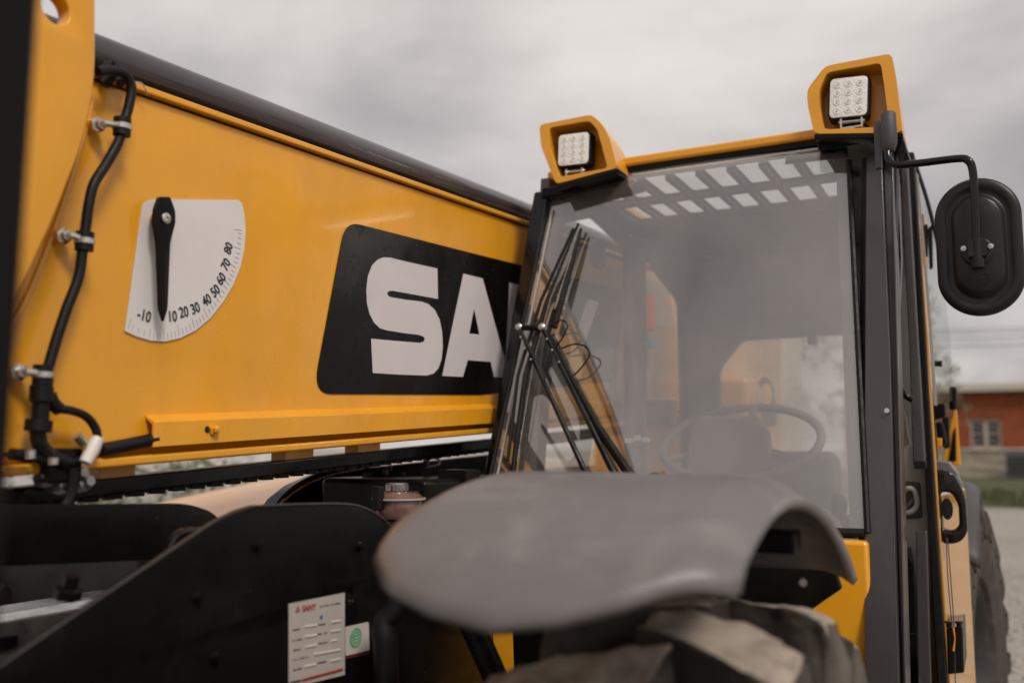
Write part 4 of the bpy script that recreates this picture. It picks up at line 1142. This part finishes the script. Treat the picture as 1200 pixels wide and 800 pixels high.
for sx in (-.026, .026): mb.lathe(bq + Vector((sx, .012, .004)), (0, -1, 0), [(0, 0), (.006, 0), (.006, .004), (0, .005)], 10)
mb.build_each('clamp_screw', M['zinc'], mir)
mb = MB(); p_ = mc + Vector((.005, -.0255, -.075)); mb.lathe(p_, (0, -1, 0), [(.010, 0), (.010, .0006), (.0115, .0006), (.0115, 0)], 20)
mb.box(p_ + Vector((0, 0, 0)), (.014, .001, .0015)); mb.build('moulded_mark', M['rubber'], mir)

# ---- fork carriage, close to the camera on the left
CA = empty('t', (0, 0, 0)); bpy.data.objects.remove(CA)
c_t, c_b = ony(50, 0, .38), ony(14, 560, .38)
c_t.y -= .05; c_b.y -= .05
dirv = (c_t - c_b).normalized()
lo, hi = c_b - dirv * .55, c_t + dirv * .35
mb = MB()
for dx in (0, -.34):
    for (q0_, q1_) in [(lo, hi)]:
        A_ = q0_ + Vector((dx, 0, 0)); B_ = q1_ + Vector((dx, 0, 0)); w_ = Vector((-.07, 0, 0)); d_ = Vector((0, .05, 0))
        mb.hexa([A_, A_ + w_, B_ + w_, B_, A_ + d_, A_ + w_ + d_, B_ + w_ + d_, B_ + d_])
car = mb.build('fork_carriage', M['black'], T, bevel=.006)
mb = MB()
for t in (.12, .5, .9):
    q_ = lo.lerp(hi, t); mb.box(q_ + Vector((-.24, .025, 0)), (.38, .035, .05))
mb.build_each('carriage_crossbar', M['black'], car, bevel=.005)

# =================================================================== SETTING
def flat(name, x0, x1, y0_, y1, z, mat, kind='structure', nx=1, ny=1):
    mb = MB(); mb.grid([[Vector((x0 + (x1 - x0) * i / nx, y0_ + (y1 - y0_) * j / ny, z)) for j in range(ny + 1)] for i in range(nx + 1)])
    o = mb.build(name, mat); o['kind'] = kind; return o


# gravel
m, nt, out = new_mat('gravel'); p = nt.nodes.new('ShaderNodeBsdfPrincipled'); v = objvec(nt)
c1 = ramp(nt, nz(nt, .35, 6, .6, v), [(.3, (.30, .275, .24)), (.7, (.40, .365, .32))])
vo = nt.nodes.new('ShaderNodeTexVoronoi'); vo.inputs['Scale'].default_value = 26; L(nt, v, vo.inputs['Vector'])
c2 = ramp(nt, vo.outputs['Color'], [(.1, (.72, .72, .72)), (.9, (1.15, 1.15, 1.15))])
mx = nt.nodes.new('ShaderNodeMixRGB'); mx.blend_type = 'MULTIPLY'; mx.inputs[0].default_value = 1; L(nt, c1, mx.inputs[1]); L(nt, c2, mx.inputs[2])
L(nt, mx.outputs[0], p.inputs['Base Color']); p.inputs['Roughness'].default_value = .9
b = nt.nodes.new('ShaderNodeBump'); b.inputs['Strength'].default_value = .8; b.inputs['Distance'].default_value = .03
L(nt, vo.outputs['Distance'], b.inputs['Height']); L(nt, b.outputs[0], p.inputs['Normal']); L(nt, p.outputs[0], out.inputs[0])
M['gravel'] = m
m, nt, out = new_mat('grass'); p = nt.nodes.new('ShaderNodeBsdfPrincipled'); v = objvec(nt)
c1 = ramp(nt, nz(nt, .5, 8, .7, v), [(.3, (.055, .07, .022)), (.55, (.10, .105, .04)), (.75, (.17, .14, .07))])
L(nt, c1, p.inputs['Base Color']); p.inputs['Roughness'].default_value = .95
b = nt.nodes.new('ShaderNodeBump'); b.inputs['Strength'].default_value = 1; b.inputs['Distance'].default_value = .1
L(nt, nz(nt, 12, 6, .7, v), b.inputs['Height']); L(nt, b.outputs[0], p.inputs['Normal']); L(nt, p.outputs[0], out.inputs[0])
M['grass'] = m
flat('ground', -600, 600, -200, 1000, 0, M['gravel'])
flat('grass_verge', -60, 60, 25, 70, .012, M['grass'], 'structure')
# grass blades
mb = MB()
for i in range(5200):
    x = random.uniform(-14, 9); y = random.uniform(24.6, 34)
    a_ = random.uniform(0, 6.28); h_ = random.uniform(.06, .2); w_ = random.uniform(.02, .05)
    d_ = Vector((math.cos(a_) * w_, math.sin(a_) * w_, 0))
    v1 = mb.bm.verts.new(Vector((x, y, .01)) - d_); v2 = mb.bm.verts.new(Vector((x, y, .01)) + d_); v3 = mb.bm.verts.new(Vector((x + random.uniform(-.05, .05), y, h_)))
    mb.bm.faces.new((v1, v2, v3))
o = mb.build('grass_blades', M['grass'], smooth=False); tag(o, 'short ragged green and straw grass along the gravel edge', 'grass', kind='stuff')

# pebbles on the gravel where it is nearest in view
mb = MB()
for i in range(1500):
    x = random.uniform(-.3, 1.2); y = random.uniform(3.2, 12); s_ = random.uniform(.006, .02)
    mt = Matrix.Translation((x, y, s_ * .3)) @ Matrix.Rotation(random.uniform(0, 6), 4, 'Z') @ Matrix.Diagonal((s_, s_ * random.uniform(.6, 1), s_ * .6, 1))
    bmesh.ops.create_icosphere(mb.bm, subdivisions=1, radius=1, matrix=mt)
o = mb.build('loose_gravel', M['gravel']); tag(o, 'loose pale gravel stones scattered over the yard', 'gravel', kind='stuff')

# brick building
m, nt, out = new_mat('brick_wall'); p = nt.nodes.new('ShaderNodeBsdfPrincipled')
t = nt.nodes.new('ShaderNodeTexCoord'); mp = nt.nodes.new('ShaderNodeMapping'); mp.inputs['Rotation'].default_value = (R(90), 0, 0); L(nt, t.outputs['Object'], mp.inputs['Vector'])
br = nt.nodes.new('ShaderNodeTexBrick'); br.inputs['Scale'].default_value = 1; br.inputs['Brick Width'].default_value = .42; br.inputs['Row Height'].default_value = .15; br.inputs['Mortar Size'].default_value = .012
br.inputs['Color1'].default_value = (.30, .066, .017, 1); br.inputs['Color2'].default_value = (.22, .045, .013, 1); br.inputs['Mortar'].default_value = (.22, .08, .04, 1)
L(nt, mp.outputs[0], br.inputs['Vector'])
n2 = ramp(nt, nz(nt, .8, 5, .6, objvec(nt)), [(.3, (.85, .85, .85)), (.7, (1.1, 1.1, 1.1))])
mx = nt.nodes.new('ShaderNodeMixRGB'); mx.blend_type = 'MULTIPLY'; mx.inputs[0].default_value = 1; L(nt, br.outputs[0], mx.inputs[1]); L(nt, n2, mx.inputs[2])
L(nt, mx.outputs[0], p.inputs['Base Color']); p.inputs['Roughness'].default_value = .85
L(nt, p.outputs[0], out.inputs[0]); M['brick'] = m
m, nt, out = new_mat('stone_base'); p = nt.nodes.new('ShaderNodeBsdfPrincipled'); v = objvec(nt, (1, 1, 2))
vo = nt.nodes.new('ShaderNodeTexVoronoi'); vo.inputs['Scale'].default_value = 2.2; L(nt, v, vo.inputs['Vector'])
c_ = ramp(nt, vo.outputs['Color'], [(.1, (.26, .215, .16)), (.9, (.42, .37, .30))]); L(nt, c_, p.inputs['Base Color']); p.inputs['Roughness'].default_value = .9
b = nt.nodes.new('ShaderNodeBump'); b.inputs['Distance'].default_value = .03; L(nt, vo.outputs['Distance'], b.inputs['Height']); L(nt, b.outputs[0], p.inputs['Normal'])
L(nt, p.outputs[0], out.inputs[0]); M['stone'] = m
M['cornice'] = surf('pale_parapet', (.52, .47, .42), .8)
M['windowpane'] = surf('window_pane_glass', (.03, .03, .035), .08, coat=.5)
M['windowtrim'] = surf('cream_window_trim', (.45, .38, .30), .6)
M['metalgrey'] = surf('grey_cabinet', (.07, .07, .075), .5)
YW = 50.0
Bd = empty('brick_building', (2, YW, 0), 'low red brick building with stone base and pale parapet beyond the grass', 'building')
wx0, wx1 = -7.0, 22.0
zs, zr_ = 1.28, 4.05
wins = []
wl_ = []
for px in (1155.5,):
    c_ = ony(px, 509, YW); wins.append((c_.x, 1.30, 1.40, 2.72))
wins += [(wins[0][0] + 5.2, 1.30, 1.40, 2.72), (wins[0][0] - 5.0, 1.3, 1.40, 2.72), (wins[0][0] + 10.4, 1.3, 1.40, 2.72)]
loops = [[Vector((wx0, YW, zs)), Vector((wx1, YW, zs)), Vector((wx1, YW, zr_)), Vector((wx0, YW, zr_))]]
for (cx, w_, z0_, z1_) in wins:
    loops.append([Vector((cx - w_ / 2, YW, z0_)), Vector((cx + w_ / 2, YW, z0_)), Vector((cx + w_ / 2, YW, z1_)), Vector((cx - w_ / 2, YW, z1_))])
sheet('wall', loops, (1, 0, 0), V3, M['brick'], Bd, .3, off=-.3)
MB().box(((wx0 + wx1) / 2, YW + 4.2, 2.0), (wx1 - wx0, 7.7, 4.0)).build('building_body', M['brick'], Bd)
MB().box(((wx0 + wx1) / 2, YW - .02, zs / 2), (wx1 - wx0 + .1, .4, zs)).build('stone_base', M['stone'], Bd, bevel=.02)
MB().box(((wx0 + wx1) / 2, YW - .04, zs + .045), (wx1 - wx0 + .2, .5, .09)).build('stone_ledge', M['cornice'], Bd, bevel=.01)
mb = MB(); mb.box(((wx0 + wx1) / 2, YW + 3.9, zr_ + .14), (wx1 - wx0 + .5, 8.7, .28)); mb.box(((wx0 + wx1) / 2, YW + 3.9, zr_ + .34), (wx1 - wx0 + .2, 8.4, .12)); mb.build('parapet', M['cornice'], Bd, bevel=.02)
for (cx, w_, z0_, z1_) in wins:
    mb = MB(); zc = (z0_ + z1_) / 2
    for sx in (-1, 1): mb.box((cx + sx * (w_ / 2 - .04), YW + .08, zc), (.08, .1, z1_ - z0_))
    mb.box((cx, YW + .08, zc), (.16, .1, z1_ - z0_)); mb.box((cx, YW + .08, z0_ + .04), (w_, .1, .08)); mb.box((cx, YW + .08, z1_ - .04), (w_, .1, .08)); mb.box((cx, YW + .085, zc), (w_, .06, .06))
    for sx in (-1, 1):
        mb.box((cx + sx * w_ / 4, YW + .10, zc + .33), (w_ / 2 - .1, .03, .03)); mb.box((cx + sx * w_ / 4, YW + .10, zc - .33), (w_ / 2 - .1, .03, .03))
    wf = mb.build('window', M['windowtrim'], Bd)
    MB().box((cx, YW + .16, zc), (w_, .02, z1_ - z0_)).build('pane', M['windowpane'], wf)
    MB().box((cx, YW - .08, z0_ - .06), (w_ + .3, .3, .09)).build('sill', M['cornice'], wf)
ac = ony(1196, 540, YW - 1)
au = MB().box((ac.x, YW - 1.2, .60), (1.2, .9, 1.15)).build('air_conditioner', M['metalgrey'], bevel=.04)
tag(au, 'dark grey air conditioning unit standing against the brick building', 'air conditioner')
mb = MB()
for k in range(9): mb.box((ac.x, YW - 1.66, .22 + k * .09), (1.05, .02, .02))
mb.build('grille', M['ink'], au)


# trees
def leaf_mat(name, c0, c1_):
    m, nt, out = new_mat(name); p = nt.nodes.new('ShaderNodeBsdfPrincipled')
    c_ = ramp(nt, nz(nt, 1.6, 4, .6, objvec(nt)), [(.3, c0), (.7, c1_)]); L(nt, c_, p.inputs['Base Color']); p.inputs['Roughness'].default_value = .6
    L(nt, p.outputs[0], out.inputs[0]); return m


M['leafA'] = leaf_mat('olive_leaves', (.055, .065, .022), (.12, .125, .05))
M['leafB'] = leaf_mat('grey_green_leaves', (.07, .085, .04), (.15, .15, .08))
M['bark'] = surf('bark', (.11, .085, .065), .9, bump=.8, bscale=30)


def tree(x, y, h, cr_, leafm, label, nclump=26, nleaf=95):
    root = empty('leafy_tree', (x, y, 0), label, 'tree', 'trees beyond the yard')
    rnd = random.Random(int(x * 100 + y))
    mb = MB(); th = h * .5
    pts = [Vector((x, y, 0)), Vector((x + .1, y, th * .5)), Vector((x - .05, y + .1, th)), Vector((x, y, h * .85))]
    mb.tube(pts, [.16 * h / 6, .12 * h / 6, .09 * h / 6, .02], 8)
    cl = []
    for i in range(nclump):
        a_ = rnd.uniform(0, 6.28); t = rnd.uniform(0, 1); rad = cr_ * math.sqrt(rnd.uniform(.05, 1)) * math.sin(math.pi * (.18 + .74 * t)) ** .6
        cl.append((Vector((x + math.cos(a_) * rad, y + math.sin(a_) * rad, h * (.34 + .6 * t))), rnd.uniform(.22, .42) * cr_))
    for c_, r_ in cl[::2]:
        s_ = Vector((x, y, th * rnd.uniform(.5, 1.2))); mb.tube([s_, (s_ + c_) / 2 + Vector((0, 0, .15)), c_], [.05 * h / 6, .03 * h / 6, .012], 5)
    mb.build('trunk', M['bark'], root)
    mb = MB()
    for c_, r_ in cl:
        for k in range(nleaf):
            d_ = Vector((rnd.gauss(0, 1), rnd.gauss(0, 1), rnd.gauss(0, .8))); d_ = d_.normalized() * r_ * rnd.uniform(.3, 1) ** .5
            q = c_ + d_; s_ = rnd.uniform(.05, .11)
            a1 = Vector((rnd.gauss(0, 1), rnd.gauss(0, 1), rnd.gauss(0, 1))).normalized(); a2 = a1.orthogonal().normalized()
            mb.bm.faces.new([mb.bm.verts.new(q + a1 * s_), mb.bm.verts.new(q + a2 * s_ * .5), mb.bm.verts.new(q - a1 * s_), mb.bm.verts.new(q - a2 * s_ * .5)])
    mb.build('crown', leafm, root, smooth=False)
    return root


tree(-3.1, 30, 6.2, 2.2, M['leafB'], 'grey green leafy tree nearest the brick building, seen past the door glass')
tree(-7.6, 33, 7.0, 2.6, M['leafA'], 'olive leafy tree seen through the middle of the rear cab window')
tree(-11.0, 38, 7.6, 2.8, M['leafB'], 'pale leafy tree behind the boom tower in the rear cab window')
tree(-16.5, 44, 7.0, 2.8, M['leafA'], 'far olive tree left of the others, seen through the cab side window')

# pale shed and shrubs seen under the boom
Sh = empty('storage_shed', (-24, 20, 0), 'low white metal storage shed glimpsed beneath the boom', 'shed')
M['shedwall'] = surf('white_sheet_metal', (.62, .60, .58), .5, dirt=.2, nscale=1)
mb = MB(); mb.box((-24, 20, 1.1), (9, 4, 2.2))
for k in range(40): mb.box((-28.4 + k * .225, 17.98, 1.1), (.06, .06, 2.1))
mb.build('wall', M['shedwall'], Sh)
MB().prism([Vector((-28.7, 17.8, 2.2)), Vector((-28.7, 20, 2.75)), Vector((-28.7, 22.2, 2.2))], (9.4, 0, 0)).build('roof', M['metalgrey'], Sh)
MB().box((-22, 17.93, 1.0), (1.0, .06, 2.0)).build('door', M['metalgrey'], Sh)


def shrub(x, y, s, label):
    root = empty('shrub', (x, y, 0), label, 'shrub', 'shrubs by the storage shed'); rnd = random.Random(int(x * 31))
    mb = MB()
    for k in range(700):
        d_ = Vector((rnd.gauss(0, .45), rnd.gauss(0, .45), abs(rnd.gauss(.45, .3)))) * s; q = Vector((x, y, 0)) + d_; s_ = rnd.uniform(.04, .09)
        a1 = Vector((rnd.gauss(0, 1), rnd.gauss(0, 1), rnd.gauss(0, 1))).normalized(); a2 = a1.orthogonal()
        mb.bm.faces.new([mb.bm.verts.new(q + a1 * s_), mb.bm.verts.new(q + a2 * s_ * .5), mb.bm.verts.new(q - a1 * s_), mb.bm.verts.new(q - a2 * s_ * .5)])
    mb.build('foliage', M['leafA'], root, smooth=False)
    mb = MB(); mb.tube([(x, y, 0), (x, y, .5 * s)], .03, 6); mb.build('stem', M['bark'], root)


shrub(-15.5, 15.2, 1.5, 'round green shrub nearer the cab, glimpsed in the gap under the boom')
shrub(-18.2, 14.6, 1.4, 'round green shrub farther left, glimpsed in the gap under the boom')

# utility poles with wires
M['polewood'] = surf('weathered_pole', (.16, .125, .10), .9, stretch=(1, 1, .1))
for (x, lab_) in ((-19.0, 'wooden utility pole left of the trees, behind the cab'), (30.0, 'wooden utility pole far right beyond the brick building')):
    pr_ = empty('utility_pole', (x, 62, 0), lab_, 'utility pole', 'utility poles along the far road')
    MB().tube([(x, 62, 0), (x, 62, 9.6)], [.17, .12], 12).build('pole', M['polewood'], pr_)
    MB().box((x, 61.9, 9.0), (.12, 2.4, .12)).build('crossarm', M['polewood'], pr_)
for i, (z, yy) in enumerate([(8.15, 61.2), (8.65, 61.9), (9.1, 60.9), (9.1, 62.9)]):
    pts = []
    for k in range(25):
        t = k / 24; pts.append(Vector((-19 + 49 * t, yy, z - .9 * math.sin(t * math.pi))))
    o = MB().tube(pts, .024, 5).build('overhead_wire', M['wire'])
    tag(o, ['lowest thin black cable strung above the brick building', 'second lowest black cable strung above the brick building', 'upper black cable on the near end of the crossarm', 'upper black cable on the far end of the crossarm'][i], 'cable', 'overhead wires')

# =================================================================== camera, light, world
cam = bpy.data.cameras.new('camera'); co = bpy.data.objects.new('camera', cam); COL.objects.link(co)
cam.sensor_width = 36; cam.lens = 36 * FPX / 1200; cam.clip_start = .02; cam.clip_end = 3000
mt = Matrix((RT, UP, -FW)).transposed().to_4x4(); mt.translation = EYE; co.matrix_world = mt
cam.dof.use_dof = True; cam.dof.focus_distance = 1.95; cam.dof.aperture_fstop = 2.1; cam.dof.aperture_blades = 9
S.camera = co

w = bpy.data.worlds.new('World'); S.world = w; w.use_nodes = True
nt = w.node_tree; nt.nodes.clear()
out = nt.nodes.new('ShaderNodeOutputWorld'); bg = nt.nodes.new('ShaderNodeBackground'); L(nt, bg.outputs[0], out.inputs[0])
sk = nt.nodes.new('ShaderNodeTexSky'); sk.sky_type = 'NISHITA'; sk.sun_disc = False
SUN_EL, SUN_AZ = R(48), R(122)   # azimuth clockwise from +Y
sk.sun_elevation = SUN_EL; sk.sun_rotation = SUN_AZ; sk.air_density = 1.2; sk.dust_density = 2.5
tcn = nt.nodes.new('ShaderNodeTexCoord'); sep = nt.nodes.new('ShaderNodeSeparateXYZ'); L(nt, tcn.outputs['Generated'], sep.inputs[0])
mz = nt.nodes.new('ShaderNodeMath'); mz.operation = 'MAXIMUM'; L(nt, sep.outputs['Z'], mz.inputs[0]); mz.inputs[1].default_value = 0
az_ = nt.nodes.new('ShaderNodeMath'); az_.operation = 'ADD'; L(nt, mz.outputs[0], az_.inputs[0]); az_.inputs[1].default_value = .30
dv = nt.nodes.new('ShaderNodeVectorMath'); dv.operation = 'DIVIDE'; L(nt, tcn.outputs['Generated'], dv.inputs[0])
cmb = nt.nodes.new('ShaderNodeCombineXYZ')
for k in range(3): L(nt, az_.outputs[0], cmb.inputs[k])
L(nt, cmb.outputs[0], dv.inputs[1])
n1 = nz(nt, 1.45, 7, .52, dv.outputs[0], .3)
cloud = ramp(nt, n1, [(.30, (2.5, 2.38, 2.46)), (.42, (3.5, 3.28, 3.26)), (.54, (4.6, 4.28, 4.1)), (.66, (5.6, 5.2, 4.95)), (.80, (6.3, 5.9, 5.6))])
cov_ = ramp(nt, nz(nt, .8, 4, .5, dv.outputs[0]), [(.2, (.80, .80, .80)), (.4, (.96, .96, .96))])
mx = nt.nodes.new('ShaderNodeMixRGB'); L(nt, cov_, mx.inputs[0]); L(nt, sk.outputs[0], mx.inputs[1]); L(nt, cloud, mx.inputs[2])
L(nt, mx.outputs[0], bg.inputs['Color']); bg.inputs['Strength'].default_value = .10

sl = bpy.data.lights.new('sun', 'SUN'); so = bpy.data.objects.new('sun', sl); COL.objects.link(so)
sl.energy = 1.5; sl.angle = R(14); sl.color = (1, .93, .84)
sd = Vector((math.sin(SUN_AZ) * math.cos(SUN_EL), math.cos(SUN_AZ) * math.cos(SUN_EL), math.sin(SUN_EL)))
so.rotation_euler = sd.to_track_quat('Z', 'Y').to_euler(); so.location = (3, -3, 8)

S.view_settings.view_transform = 'Standard'; S.view_settings.look = 'None'; S.view_settings.exposure = .5; S.view_settings.gamma = 1
S.render.engine = 'CYCLES'; S.cycles.use_denoising = True
S.cycles.max_bounces = 8; S.cycles.transparent_max_bounces = 16; S.cycles.glossy_bounces = 4; S.cycles.diffuse_bounces = 3
S.cycles.sample_clamp_indirect = 4
